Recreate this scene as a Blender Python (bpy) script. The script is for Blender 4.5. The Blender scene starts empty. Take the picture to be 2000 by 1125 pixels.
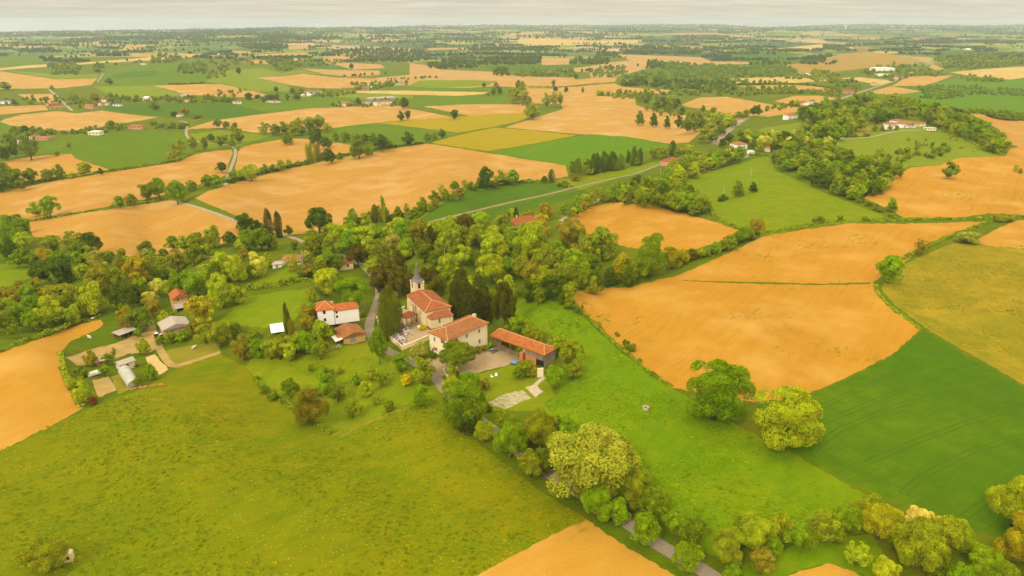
import bpy, bmesh, math, random
import numpy as np
from mathutils import Vector, Matrix
from mathutils.geometry import delaunay_2d_cdt
R = math.radians
random.seed(7); rng = np.random.default_rng(7)
SC = bpy.context.scene
COL = SC.collection

# ------------------------------------------------------------------ camera model
F = 1333.33; CX, CY = 1000.0, 562.5; EYE = 46.0; CAMZ = 120.0
PITCH = math.atan((CY-EYE)/F); SP, CP = math.sin(PITCH), math.cos(PITCH)
cam = bpy.data.cameras.new('camera'); cam.lens = 24.0; cam.sensor_width = 36.0
cam.clip_start = 1.0; cam.clip_end = 60000.0
camo = bpy.data.objects.new('camera', cam); COL.objects.link(camo)
camo.location = (0, 0, CAMZ); camo.rotation_euler = (math.pi/2-PITCH, 0, 0)
SC.camera = camo

# ------------------------------------------------------------------ terrain: heights surveyed at points of the view, valley floor about 45 m below the ridge
CTRL = [(850,650,0),(600,620,0),(0,700,-1.5),(-600,700,-3),(0,1125,0),(600,1000,0),(300,850,0),(1000,1125,0),(1500,1000,0),(1450,650,2),(1250,760,0),(0,880,0),(900,850,0),(1500,850,0.5),(2000,1100,0),
 (1100,560,0),(2000,900,1),(2600,900,1),(2000,500,5),(2600,500,6),(1700,440,2),(1250,430,0),(1400,560,1.5),(1000,470,-9),(900,520,-3),(700,480,-14),(420,560,-8),(250,560,-12),(0,560,-16),
 (-600,560,-20),(300,430,-30),(700,400,-34),(1000,350,-34),(0,400,-34),(-600,400,-36),(1180,330,-30),(1250,300,-33),(1400,262,-28),(1380,330,-14),(1300,370,-6),(1450,315,-9),(1500,400,0),
 (1600,320,-2),(1760,245,13),(1900,262,8),(1960,298,2),(1640,268,4),(1560,250,-10),(1480,240,-22),(1700,205,-4),(1850,215,0),(1720,330,0),(1850,350,1),(1990,350,2),(2400,330,4),(1990,245,-34),(2400,240,-40),
 (1990,185,-45),(2600,185,-45),(1700,165,-45),(1300,190,-44),(1000,220,-42),(800,200,-43),(500,240,-40),(300,230,-41),(0,240,-42),(-600,240,-44),(600,310,-38),
 (390,150,-17),(300,140,-20),(520,145,-24),(220,150,-34),(0,150,-43),(-600,150,-45),(560,178,-42),(750,150,-46),(900,160,-46),(1100,150,-46),(1400,150,-46),(1660,115,-30),(1730,100,-32),(1850,150,-46),
 (0,100,-45),(400,100,-45),(700,100,-45),(1000,90,-45),(1400,95,-45),(1900,100,-38),(2500,100,-40),(-600,100,-45),
 (430,68,-10),(330,76,-22),(560,70,-12),(900,70,-40),(1200,70,-45),(1600,70,-45),(100,70,-42),(2000,70,-40)]
_c = np.array(CTRL, float)
def _w(y): return 160*np.log(np.maximum(y-30, 6.0))+0.9*np.maximum(y-600, 0)
_cx, _cw, _cz = _c[:,0], _w(_c[:,1]), _c[:,2]
SIL = [(-900,62),(0,61.5),(200,60),(330,57),(450,55.5),(560,54),(700,52.5),(800,50.5),(1000,49),(1200,48.6),(1300,48.2),(1380,47.8),(1430,49.5),(1470,52),(1560,51.7),(1620,48),(1700,47.8),(1850,49),(2000,48.6),(2900,49)]
_sx = [s[0] for s in SIL]; _sy = [s[1] for s in SIL]
def sil(x):
    x = np.asarray(x, float)
    return np.interp(x, _sx, _sy)+0.55*np.sin(x/23.0)+0.4*np.sin(x/9.1+1)+0.5*np.sin(x/61.0+2)
def _zbase(x, y):
    d2 = (x[:,None]-_cx)**2*0.55+(_w(y)[:,None]-_cw)**2
    k = 1/(d2+45.0**2)**2.2
    return (k*_cz).sum(1)/k.sum(1)
def _dist(x, y):
    """horizontal distance (along the view axis, over ground) of the ground seen at x,y"""
    th = PITCH-np.arctan((CY-y)/F)
    t = np.maximum(np.tan(th), 1e-4)
    return 1/(t/(CAMZ-_zbase(x, y))+1/16000.0)
_gx = np.arange(-1200, 3201, 20.0); _gy = np.concatenate([np.arange(46.5, 120, 1.0), np.arange(120, 400, 4.0), np.arange(400, 2501, 12.0)])
_GX, _GY = np.meshgrid(_gx, _gy)
_D = _dist(_GX.ravel(), _GY.ravel()).reshape(_GX.shape)
for j in range(len(_gy)-2, -1, -1):
    _D[j] = np.maximum(_D[j], _D[j+1]*1.0006)
_LD = np.log(_D)
def ground_np(x, y):
    x = np.asarray(x, float); y = np.asarray(y, float)
    i = np.clip(np.searchsorted(_gx, x)-1, 0, len(_gx)-2); j = np.clip(np.searchsorted(_gy, y)-1, 0, len(_gy)-2)
    u = np.clip((x-_gx[i])/(_gx[i+1]-_gx[i]), 0, 1); v = np.clip((y-_gy[j])/(_gy[j+1]-_gy[j]), 0, 1)
    L = _LD[j,i]*(1-u)*(1-v)+_LD[j,i+1]*u*(1-v)+_LD[j+1,i]*(1-u)*v+_LD[j+1,i+1]*u*v
    Y = np.exp(L)
    vv = (CY-y)/F
    dy = CP+vv*SP; dz = -SP+vv*CP; dx = (x-CX)/F
    s = Y/dy
    return np.stack([dx*s, Y, CAMZ+dz*s], -1)
def ground(x, y):
    p = ground_np([x], [y])[0]
    return Vector((float(p[0]), float(p[1]), float(p[2])))
def ray(x, y):
    v = (CY-y)/F
    return Vector(((x-CX)/F, CP+v*SP, -SP+v*CP))
def proj(P):
    x, y, z = P[0], P[1], P[2]-CAMZ
    d = y*CP-z*SP; v = y*SP+z*CP
    return CX+F*x/d, CY-F*v/d, d
def height_at(P, py):
    """height above P whose image row is py"""
    r = ray(proj(P)[0], py)
    s = P.y/r.y
    return CAMZ+r.z*s-P.z

# ------------------------------------------------------------------ object helpers
def tag(o, label=None, cat=None, group=None, kind=None):
    if label: o['label'] = label
    if cat: o['category'] = cat
    if group: o['group'] = group
    if kind: o['kind'] = kind
    return o
def empty(name, loc, rz=0.0):
    o = bpy.data.objects.new(name, None); COL.objects.link(o)
    o.location = loc; o.rotation_euler = (0, 0, rz); o.empty_display_size = 0.5
    return o
class MB:
    def __init__(s): s.v = []; s.f = []; s.m = []
    def face(s, pts, m=0):
        b = len(s.v); s.v += [tuple(p) for p in pts]; s.f.append(tuple(range(b, b+len(pts)))); s.m.append(m)
    def box(s, x0, y0, z0, x1, y1, z1, m=0):
        b = len(s.v)
        s.v += [(x0,y0,z0),(x1,y0,z0),(x1,y1,z0),(x0,y1,z0),(x0,y0,z1),(x1,y0,z1),(x1,y1,z1),(x0,y1,z1)]
        for q in ((0,3,2,1),(4,5,6,7),(0,1,5,4),(1,2,6,5),(2,3,7,6),(3,0,4,7)):
            s.f.append(tuple(b+i for i in q)); s.m.append(m)
    def tube(s, a, b, r0, r1, n=6, m=0):
        a = Vector(a); b = Vector(b); d = (b-a).normalized()
        u = d.orthogonal().normalized(); w = d.cross(u); k = len(s.v)
        for c, r in ((a, r0), (b, r1)):
            for i in range(n):
                t = 2*math.pi*i/n; s.v.append(tuple(c+u*(r*math.cos(t))+w*(r*math.sin(t))))
        for i in range(n):
            j = (i+1) % n; s.f.append((k+i, k+j, k+n+j, k+n+i)); s.m.append(m)
        s.f.append(tuple(k+n+i for i in range(n))); s.m.append(m)
        s.f.append(tuple(k+n-1-i for i in range(n))); s.m.append(m)
    def lathe(s, prof, n=12, m=0, c=(0,0,0), sx=1, sy=1):
        k = len(s.v)
        for r, z in prof:
            for i in range(n):
                t = 2*math.pi*i/n; s.v.append((c[0]+sx*r*math.cos(t), c[1]+sy*r*math.sin(t), c[2]+z))
        for q in range(len(prof)-1):
            for i in range(n):
                j = (i+1) % n; s.f.append((k+q*n+i, k+q*n+j, k+(q+1)*n+j, k+(q+1)*n+i)); s.m.append(m)
        s.f.append(tuple(k+(len(prof)-1)*n+i for i in range(n))); s.m.append(m)
        s.f.append(tuple(k+n-1-i for i in range(n))); s.m.append(m)
    def mesh(s, name, mats, smooth=False):
        me = bpy.data.meshes.new(name); me.from_pydata(s.v, [], s.f)
        for m in (mats if isinstance(mats, (list, tuple)) else [mats]): me.materials.append(m)
        me.polygons.foreach_set('material_index', s.m)
        if smooth: me.polygons.foreach_set('use_smooth', [True]*len(s.f))
        me.update(); return me
    def build(s, name, mats, parent=None, smooth=False, loc=None):
        o = bpy.data.objects.new(name, s.mesh(name, mats, smooth)); COL.objects.link(o)
        if parent: o.parent = parent
        if loc is not None: o.location = loc
        return o

# ------------------------------------------------------------------ materials
def _mat(name):
    m = bpy.data.materials.new(name); m.use_nodes = True
    nt = m.node_tree; nt.nodes.clear()
    out = nt.nodes.new('ShaderNodeOutputMaterial')
    return m, nt, out
def N(nt, t, **kw):
    n = nt.nodes.new(t)
    for k, v in kw.items():
        if k in n.inputs.keys() if hasattr(n.inputs, 'keys') else False: n.inputs[k].default_value = v
        else: setattr(n, k, v)
    return n
def L(nt, a, b): nt.links.new(a, b)
def rgba(c): return (c[0], c[1], c[2], 1.0)
def mixc(nt, fac, a, b, mode='MIX'):
    n = nt.nodes.new('ShaderNodeMix'); n.data_type = 'RGBA'; n.blend_type = mode
    for sock, v in ((n.inputs[0], fac), (n.inputs[6], a), (n.inputs[7], b)):
        if isinstance(v, bpy.types.NodeSocket): L(nt, v, sock)
        elif isinstance(v, (int, float)): sock.default_value = v
        else: sock.default_value = rgba(v)
    return n.outputs[2]
def mth(nt, op, a, b=None, c=None):
    n = nt.nodes.new('ShaderNodeMath'); n.operation = op
    for i, v in enumerate((a, b, c)):
        if v is None: continue
        if isinstance(v, bpy.types.NodeSocket): L(nt, v, n.inputs[i])
        else: n.inputs[i].default_value = v
    return n.outputs[0]
def ramp(nt, fac, lo, hi, a=0.0, b=1.0):
    n = nt.nodes.new('ShaderNodeMapRange'); n.clamp = True
    L(nt, fac, n.inputs[0])
    for i, v in enumerate((lo, hi, a, b)): n.inputs[i+1].default_value = v
    return n.outputs[0]
def noise(nt, vec, scale, detail=3, rough=0.55, dim='3D'):
    n = nt.nodes.new('ShaderNodeTexNoise'); n.noise_dimensions = dim
    L(nt, vec, n.inputs['Vector']); n.inputs['Scale'].default_value = scale
    n.inputs['Detail'].default_value = detail; n.inputs['Roughness'].default_value = rough
    return n.outputs['Fac']
def mapping(nt, vec, scale=(1,1,1), rz=0.0):
    n = nt.nodes.new('ShaderNodeMapping'); L(nt, vec, n.inputs[0])
    n.inputs['Rotation'].default_value = (0, 0, rz); n.inputs['Scale'].default_value = scale
    return n.outputs[0]
def principled(nt, out, col, rough=0.9, bump=None, dist=0.1, spec=0.2, metallic=0.0):
    p = nt.nodes.new('ShaderNodeBsdfPrincipled')
    if isinstance(col, bpy.types.NodeSocket): L(nt, col, p.inputs['Base Color'])
    else: p.inputs['Base Color'].default_value = rgba(col)
    p.inputs['Roughness'].default_value = rough; p.inputs['Specular IOR Level'].default_value = spec
    p.inputs['Metallic'].default_value = metallic
    if bump is not None:
        b = nt.nodes.new('ShaderNodeBump'); b.inputs['Distance'].default_value = dist; b.inputs['Strength'].default_value = 0.8
        L(nt, bump, b.inputs['Height']); L(nt, b.outputs[0], p.inputs['Normal'])
    L(nt, p.outputs[0], out.inputs[0]); return p
GS = 0.78
def gs(c): return (c[0]*GS, c[1]*GS, c[2]*GS*0.45) if c else c
def dir_of(p, q):
    a = ground(*p); b = ground(*q); return math.atan2(b.y-a.y, b.x-a.x)

def soil(name, c, c2, ang=0.3, row=0.25, weeds=0.0, weedc=(0.16,0.19,0.03)):
    c, c2, weedc = gs(c), gs(c2), gs(weedc)
    """ploughed earth: broad damp and dry patches, furrow streaks, a few weed tufts"""
    m, nt, out = _mat(name); g = nt.nodes.new('ShaderNodeNewGeometry').outputs['Position']
    big = noise(nt, mapping(nt, g, (1, 1.0, 1), 0), 0.012, 3)
    mid = noise(nt, g, 0.09, 5, 0.65)
    st = noise(nt, mapping(nt, mapping(nt, g, (1,1,1), -ang), (0.015, 0.4, 1)), 1.0, 3, 0.6)
    fine = noise(nt, g, 1.3, 3, 0.7)
    f = mth(nt, 'ADD', mth(nt, 'MULTIPLY', ramp(nt, big, 0.3, 0.7), 0.6), mth(nt, 'MULTIPLY', ramp(nt, mid, 0.3, 0.7), 0.4))
    col = mixc(nt, f, c, c2)
    col = mixc(nt, mth(nt, 'MULTIPLY', ramp(nt, st, 0.45, 0.75), row), col, (c2[0]*0.6, c2[1]*0.55, c2[2]*0.6))
    col = mixc(nt, mth(nt, 'MULTIPLY', ramp(nt, fine, 0.5, 0.85), 0.35), col, (c2[0]*0.6, c2[1]*0.55, c2[2]*0.5))
    pale = noise(nt, g, 0.028, 3, 0.6)
    col = mixc(nt, mth(nt, 'MULTIPLY', ramp(nt, pale, 0.48, 0.7), 0.75), col, (min(c[0]*1.1,0.85), c[1]*1.24, c[2]*2.6))
    if weeds > 0:
        wa = ramp(nt, noise(nt, g, 0.02, 2), 0.56, 0.66); wb = ramp(nt, noise(nt, mapping(nt, mapping(nt, g, (1,1,1), -ang), (0.5, 1.1, 1)), 0.42, 4, 0.75), 0.55, 0.61)
        col = mixc(nt, mth(nt, 'MULTIPLY', mth(nt, 'MULTIPLY', wa, wb), weeds), col, weedc)
    principled(nt, out, col, 1.0, fine, 0.25, 0.1); return m
def grass(name, c, c2, c3=None, flowers=0.0, tuft=0.5, ang=0.3, stripe=0.0, sscale=0.1, big=0.015):
    c, c2, c3 = gs(c), gs(c2), gs(c3)
    m, nt, out = _mat(name); g = nt.nodes.new('ShaderNodeNewGeometry').outputs['Position']
    a = noise(nt, g, big, 4, 0.6); b = noise(nt, mapping(nt, mapping(nt, g, (1,1,1), -ang), (0.35, 1, 1)), 0.25, 5, 0.7)
    fine = noise(nt, g, 0.9, 4, 0.75)
    col = mixc(nt, ramp(nt, a, 0.35, 0.65), c, c2)
    col = mixc(nt, mth(nt, 'MULTIPLY', ramp(nt, b, 0.5, 0.72), tuft), col, (c[0]*0.45, c[1]*0.62, c[2]*0.6))
    col = mixc(nt, mth(nt, 'MULTIPLY', ramp(nt, fine, 0.5, 0.8), 0.4), col, (c2[0]*0.6, c2[1]*0.7, c2[2]*0.7))
    mt = noise(nt, g, 0.13, 4, 0.65)
    col = mixc(nt, ramp(nt, mt, 0.35, 0.65, 0.0, 0.5), col, (c[0]*0.66, c[1]*0.78, c[2]*0.7))
    if c3:
        p = noise(nt, g, 0.035, 5, 0.7)
        col = mixc(nt, mth(nt, 'MULTIPLY', ramp(nt, p, 0.52, 0.7), 0.75), col, c3)
    if stripe > 0:
        w = nt.nodes.new('ShaderNodeTexWave'); w.wave_type = 'BANDS'; w.bands_direction = 'Y'
        L(nt, mapping(nt, g, (1,1,1), -ang), w.inputs['Vector']); w.inputs['Scale'].default_value = sscale
        w.inputs['Distortion'].default_value = 0.6; w.inputs['Detail'].default_value = 2
        col = mixc(nt, mth(nt, 'MULTIPLY', ramp(nt, w.outputs['Fac'], 0.3, 0.8), stripe), col, (c[0]*0.62, c[1]*0.74, c[2]*0.7))
    if flowers > 0:
        fa = ramp(nt, noise(nt, g, 0.03, 2), 0.42, 0.62); fb = ramp(nt, noise(nt, g, 1.1, 2, 0.6), 0.66, 0.72)
        col = mixc(nt, mth(nt, 'MULTIPLY', mth(nt, 'MULTIPLY', fa, fb), flowers), col, (0.62, 0.45, 0.04))
    principled(nt, out, col, 1.0, mth(nt, 'ADD', fine, mth(nt, 'MULTIPLY', b, 2.0)), 0.5, 0.05); return m
def patchwork(name):
    """far farmland: irregular small fields, copses and meadows"""
    m, nt, out = _mat(name); g = nt.nodes.new('ShaderNodeNewGeometry').outputs['Position']
    w = nt.nodes.new('ShaderNodeTexVoronoi'); w.voronoi_dimensions = '2D'
    L(nt, mapping(nt, g, (1, 0.75, 1), 0.35), w.inputs['Vector']); w.inputs['Scale'].default_value = 1/380.0
    s = nt.nodes.new('ShaderNodeSeparateColor'); L(nt, w.outputs['Color'], s.inputs[0])
    r = nt.nodes.new('ShaderNodeValToRGB'); L(nt, s.outputs[0], r.inputs[0]); r.color_ramp.interpolation = 'CONSTANT'
    el = r.color_ramp.elements
    el[0].position = 0; el[0].color = (0.08,0.12,0.04,1); el[1].position = 0.24; el[1].color = (0.22,0.26,0.05,1)
    for p, c in ((0.40,(0.12,0.17,0.04)),(0.54,(0.27,0.28,0.07)),(0.66,(0.12,0.18,0.05)),(0.78,(0.45,0.31,0.17)),(0.91,(0.09,0.13,0.04))):
        e = el.new(p); e.color = rgba(c)
    n1 = noise(nt, g, 0.01, 5, 0.7)
    col = mixc(nt, ramp(nt, n1, 0.50, 0.58, 0, 0.8), r.outputs[0], (0.055,0.09,0.03))
    principled(nt, out, col, 1.0, spec=0.0); return m
def plain(name, c, c2=None, scale=1.0, rough=0.85, spec=0.2, metallic=0.0, amt=1.0, bump=0.0):
    m, nt, out = _mat(name); tc = nt.nodes.new('ShaderNodeTexCoord').outputs['Object']
    n = noise(nt, tc, scale, 5, 0.65)
    col = mixc(nt, mth(nt, 'MULTIPLY', ramp(nt, n, 0.35, 0.65), amt), c, c2 or tuple(x*0.75 for x in c))
    principled(nt, out, col, rough, n if bump else None, bump or 0.1, spec, metallic); return m
def gplain(name, c, c2, scale=0.3, rough=0.95):
    c = tuple(v*0.82 for v in c); c2 = tuple(v*0.82 for v in c2)
    m, nt, out = _mat(name); g = nt.nodes.new('ShaderNodeNewGeometry').outputs['Position']
    n = noise(nt, g, scale, 5, 0.7)
    principled(nt, out, mixc(nt, ramp(nt, n, 0.35, 0.65), c, c2), rough, n, 0.1, 0.1); return m
def tiles(name, c, c2, c3, rows=2.8):
    c, c2, c3 = [(v[0]*0.74, v[1]*0.68, v[2]*0.55) for v in (c, c2, c3)]
    """clay roof tiles: channels running down the slope, mottled old tiles, lichen"""
    m, nt, out = _mat(name); tc = nt.nodes.new('ShaderNodeTexCoord')
    o = tc.outputs['Object']
    n = noise(nt, o, 0.6, 5, 0.7); n2 = noise(nt, o, 4.0, 3, 0.7)
    col = mixc(nt, ramp(nt, n, 0.42, 0.58), c, (c2[0]*0.86, c2[1]*0.9, c2[2]))
    col = mixc(nt, ramp(nt, n2, 0.48, 0.66, 0, 0.85), col, c3)
    w = nt.nodes.new('ShaderNodeTexWave'); w.wave_type = 'BANDS'; w.bands_direction = 'DIAGONAL'
    L(nt, o, w.inputs['Vector']); w.inputs['Scale'].default_value = rows*0.5; w.inputs['Distortion'].default_value = 0.8; w.inputs['Detail'].default_value = 1
    col = mixc(nt, ramp(nt, w.outputs['Fac'], 0.2, 0.9, 0.0, 0.25), col, tuple(x*0.6 for x in c2))
    principled(nt, out, col, 0.9, w.outputs['Fac'], 0.06, 0.15); return m
def planks(name, c, c2, scale=6.0):
    m, nt, out = _mat(name); o = nt.nodes.new('ShaderNodeTexCoord').outputs['Object']
    n = noise(nt, mapping(nt, o, (scale, scale, 0.3)), 1.0, 3, 0.6)
    principled(nt, out, mixc(nt, ramp(nt, n, 0.4, 0.6), c, c2), 0.9, n, 0.05); return m
def foliage(name, attr=False, var=0.6):
    """leaves take the colour of their own tree; clumps differ a little; light passes through them"""
    m, nt, out = _mat(name)
    if attr:
        a = nt.nodes.new('ShaderNodeAttribute'); a.attribute_name = 'tint'; base = a.outputs['Color']
        vec = nt.nodes.new('ShaderNodeNewGeometry').outputs['Position']; sc = 0.12
    else:
        base = nt.nodes.new('ShaderNodeObjectInfo').outputs['Color']; vec = nt.nodes.new('ShaderNodeTexCoord').outputs['Object']; sc = 5.0
    n = noise(nt, vec, sc, 3, 0.7)
    k = ramp(nt, n, 0.3, 0.7, 1-var*0.5, 1+var*0.55)
    cmb = nt.nodes.new('ShaderNodeVectorMath'); cmb.operation = 'SCALE'; L(nt, base, cmb.inputs[0]); L(nt, k, cmb.inputs['Scale'])
    col = cmb.outputs[0]
    if not attr:
        v = nt.nodes.new('ShaderNodeTexVoronoi'); v.inputs['Scale'].default_value = 9.0; L(nt, vec, v.inputs['Vector'])
        s = nt.nodes.new('ShaderNodeSeparateColor'); L(nt, v.outputs['Color'], s.inputs[0])
        h = nt.nodes.new('ShaderNodeHueSaturation'); L(nt, col, h.inputs['Color'])
        L(nt, ramp(nt, s.outputs[0], 0, 1, 0.488, 0.512), h.inputs['Hue']); L(nt, ramp(nt, s.outputs[1], 0, 1, 0.86, 1.14), h.inputs['Value'])
        col = h.outputs[0]
    d = nt.nodes.new('ShaderNodeBsdfDiffuse'); t = nt.nodes.new('ShaderNodeBsdfTranslucent')
    L(nt, col, d.inputs[0]); L(nt, col, t.inputs[0])
    mx = nt.nodes.new('ShaderNodeMixShader'); mx.inputs[0].default_value = 0.3
    L(nt, d.outputs[0], mx.inputs[1]); L(nt, t.outputs[0], mx.inputs[2]); L(nt, mx.outputs[0], out.inputs[0]); return m

M = {}
M['leaf'] = foliage('foliage'); M['leaf_mass'] = foliage('foliage_mass', True, 0.5)
M['bark'] = plain('bark', (0.20,0.14,0.08), (0.10,0.07,0.04), 6)
OR1, OR2 = (0.56,0.285,0.06), (0.475,0.222,0.03)
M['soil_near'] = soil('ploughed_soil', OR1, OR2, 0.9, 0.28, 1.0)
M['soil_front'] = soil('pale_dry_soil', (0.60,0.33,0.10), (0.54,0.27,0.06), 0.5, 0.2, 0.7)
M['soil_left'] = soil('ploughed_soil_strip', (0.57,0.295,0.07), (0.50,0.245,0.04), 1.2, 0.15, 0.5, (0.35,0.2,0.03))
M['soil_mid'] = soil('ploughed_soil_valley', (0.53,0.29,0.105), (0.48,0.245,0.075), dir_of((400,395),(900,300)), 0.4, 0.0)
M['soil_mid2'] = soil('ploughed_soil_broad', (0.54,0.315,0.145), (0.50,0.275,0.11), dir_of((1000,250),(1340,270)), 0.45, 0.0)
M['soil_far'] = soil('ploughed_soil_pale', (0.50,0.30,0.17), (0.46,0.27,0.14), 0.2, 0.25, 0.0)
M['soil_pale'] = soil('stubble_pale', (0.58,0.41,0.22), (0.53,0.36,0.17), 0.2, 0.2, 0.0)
M['soil_brown'] = soil('brown_hill_soil', (0.40,0.24,0.07), (0.34,0.23,0.06), 0.2, 0.4, 0.0)
M['meadow'] = grass('flowering_meadow', (0.20,0.24,0.001), (0.29,0.245,0.001), (0.11,0.21,0.001), 0.6, 0.6, 0.6, big=0.011)
M['meadow_r'] = grass('lush_meadow', (0.155,0.27,0.001), (0.215,0.305,0.002), (0.28,0.295,0.003), 0.0, 0.5, 0.9)
M['pasture'] = grass('pasture', (0.185,0.265,0.003), (0.245,0.285,0.003), (0.25,0.24,0.01), 0.0, 0.4)
M['orchard_g'] = grass('orchard_grass', (0.21,0.28,0.005), (0.27,0.30,0.008), (0.27,0.25,0.03), 0.0, 0.35)
M['verge'] = grass('rough_grass', (0.12,0.18,0.006), (0.18,0.20,0.008), (0.21,0.18,0.02), 0.0, 0.6)
M['wheat'] = grass('young_wheat', (0.085,0.18,0.003), (0.14,0.225,0.004), (0.07,0.15,0.003), 0.0, 0.35, dir_of((1600,860),(1900,745)), 0.1, 0.15)
M['tram'] = gplain('tractor_tracks', (0.055,0.115,0.003), (0.08,0.145,0.004), 0.4)
M['fallow'] = grass('fallow_weeds', (0.29,0.25,0.022), (0.36,0.26,0.03), (0.47,0.33,0.045), 0.0, 0.45, dir_of((1750,500),(2000,640)))
M['green_b'] = grass('bright_crop', (0.125,0.24,0.002), (0.145,0.255,0.003), None, 0.0, 0.1, dir_of((960,297),(1224,267)), 0.2, 0.05)
M['green_d'] = grass('dark_crop', (0.085,0.17,0.010), (0.105,0.185,0.010), None, 0.0, 0.15, 0.3, 0.12, 0.05)
M['green_m'] = grass('valley_crop', (0.125,0.205,0.004), (0.155,0.23,0.005), None, 0.0, 0.15, 0.4, 0.12, 0.05)
M['green_y'] = grass('yellowish_pasture', (0.21,0.27,0.02), (0.25,0.29,0.03), None, 0.0, 0.2, 0.3, 0.1, 0.04)
M['rape'] = grass('rapeseed', (0.44,0.31,0.008), (0.40,0.30,0.01), None, 0.0, 0.0, dir_of((738,240),(1000,226)), 0.35, 0.028)
M['land'] = patchwork('farmland_patchwork')
M['asphalt'] = gplain('asphalt', (0.34,0.27,0.19), (0.28,0.22,0.15), 0.4)
M['road_pale'] = gplain('pale_road', (0.40,0.33,0.22), (0.33,0.28,0.18), 0.2)
M['gravel'] = gplain('gravel_yard', (0.46,0.34,0.18), (0.38,0.27,0.14), 0.5)
M['dirt'] = gplain('bare_dirt', (0.50,0.33,0.12), (0.36,0.25,0.07), 0.18)
M['sand'] = gplain('pale_sand', (0.66,0.47,0.20), (0.58,0.40,0.15), 0.3)
M['stones'] = gplain('stony_ground', (0.60,0.50,0.33), (0.26,0.26,0.06), 0.8)
M['flag'] = gplain('paving_stones', (0.62,0.52,0.36), (0.5,0.40,0.26), 0.7)
M['drygrass'] = grass('dry_grass', (0.30,0.27,0.04), (0.36,0.28,0.06), (0.18,0.22,0.02), 0.0, 0.4)
M['stone'] = plain('limestone_wall', (0.78,0.62,0.36), (0.68,0.52,0.28), 1.4, bump=0.02)
M['stone_g'] = plain('pale_render', (0.82,0.71,0.46), (0.75,0.62,0.38), 0.8)
M['white'] = plain('white_render', (0.86,0.84,0.79), (0.82,0.79,0.73), 0.8)
M['tile_old'] = tiles('old_clay_tiles', (0.46,0.19,0.07), (0.36,0.14,0.055), (0.55,0.30,0.13))
M['tile_church'] = tiles('church_clay_tiles', (0.45,0.15,0.06), (0.38,0.12,0.05), (0.50,0.20,0.08))
M['tile_new'] = tiles('orange_clay_tiles', (0.60,0.185,0.05), (0.52,0.15,0.045), (0.62,0.24,0.08))
M['tile_bright'] = tiles('bright_orange_tiles', (0.58,0.20,0.045), (0.40,0.13,0.055), (0.62,0.26,0.06))
M['tile_far'] = tiles('terracotta_roof', (0.50,0.22,0.12), (0.44,0.17,0.09), (0.56,0.30,0.17))
M['ridge'] = plain('ridge_tiles', (0.66,0.36,0.16), (0.58,0.28,0.11), 2)
M['slate'] = plain('slate', (0.16,0.145,0.14), (0.11,0.10,0.10), 2.0, 0.6, 0.4)
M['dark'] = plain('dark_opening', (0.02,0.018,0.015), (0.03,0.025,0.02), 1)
M['glass'] = plain('window_glass', (0.035,0.035,0.035), (0.05,0.05,0.05), 1, 0.2, 0.5)
M['frame'] = plain('painted_frame', (0.70,0.66,0.62), (0.62,0.58,0.54), 2)
M['shut_w'] = plain('white_shutter', (0.72,0.68,0.64), (0.64,0.60,0.56), 2)
M['shut_b'] = plain('brown_shutter', (0.33,0.12,0.03), (0.26,0.09,0.025), 3)
M['wood_g'] = planks('weathered_boards', (0.40,0.30,0.21), (0.24,0.17,0.12))
M['timber'] = plain('timber_post', (0.25,0.17,0.10), (0.16,0.11,0.07), 4)
M['brick'] = plain('brick_wall', (0.56,0.22,0.07), (0.46,0.17,0.06), 3)
M['tin'] = plain('corrugated_sheet', (0.42,0.36,0.29), (0.34,0.28,0.23), 0.8, 0.6)
M['tin_w'] = plain('white_sheet', (0.74,0.70,0.62), (0.64,0.60,0.53), 0.8, 0.5)
M['film'] = plain('greenhouse_film', (0.46,0.45,0.37), (0.36,0.35,0.29), 0.5, 0.7, 0.15)
M['teal'] = plain('teal_paint', (0.27,0.30,0.22), (0.22,0.25,0.19), 1)
M['ochre'] = plain('ochre_render', (0.62,0.39,0.14), (0.54,0.33,0.11), 1)
M['pinkish'] = plain('pinkish_render', (0.60,0.30,0.20), (0.52,0.27,0.17), 1)
M['granite'] = plain('grey_granite', (0.36,0.32,0.30), (0.26,0.23,0.22), 2, 0.5, 0.4)
M['marble'] = plain('pale_marble', (0.66,0.62,0.56), (0.55,0.50,0.45), 2, 0.5, 0.4)
M['redgran'] = plain('red_granite', (0.30,0.15,0.11), (0.22,0.11,0.08), 2, 0.5, 0.4)
M['carpaint'] = plain('dark_green_grey_paint', (0.20,0.205,0.165), (0.18,0.19,0.15), 1, 0.25, 0.8)
M['rubber'] = plain('rubber', (0.02,0.02,0.02), (0.03,0.03,0.03), 2)
M['alloy'] = plain('alloy', (0.5,0.5,0.5), (0.4,0.4,0.4), 2, 0.4, 0.5)
M['redlamp'] = plain('red_lens', (0.4,0.02,0.01), (0.3,0.02,0.01), 2, 0.3)
M['blue'] = plain('blue_table_top', (0.05,0.28,0.72), (0.045,0.25,0.66), 1, 0.5)
M['concrete'] = plain('concrete', (0.52,0.45,0.34), (0.42,0.36,0.27), 2)
M['wool'] = plain('wool', (0.72,0.66,0.52), (0.6,0.54,0.42), 3)
M['pool'] = plain('pool_water', (0.25,0.45,0.48), (0.22,0.40,0.44), 1, 0.1, 0.5)
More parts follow.
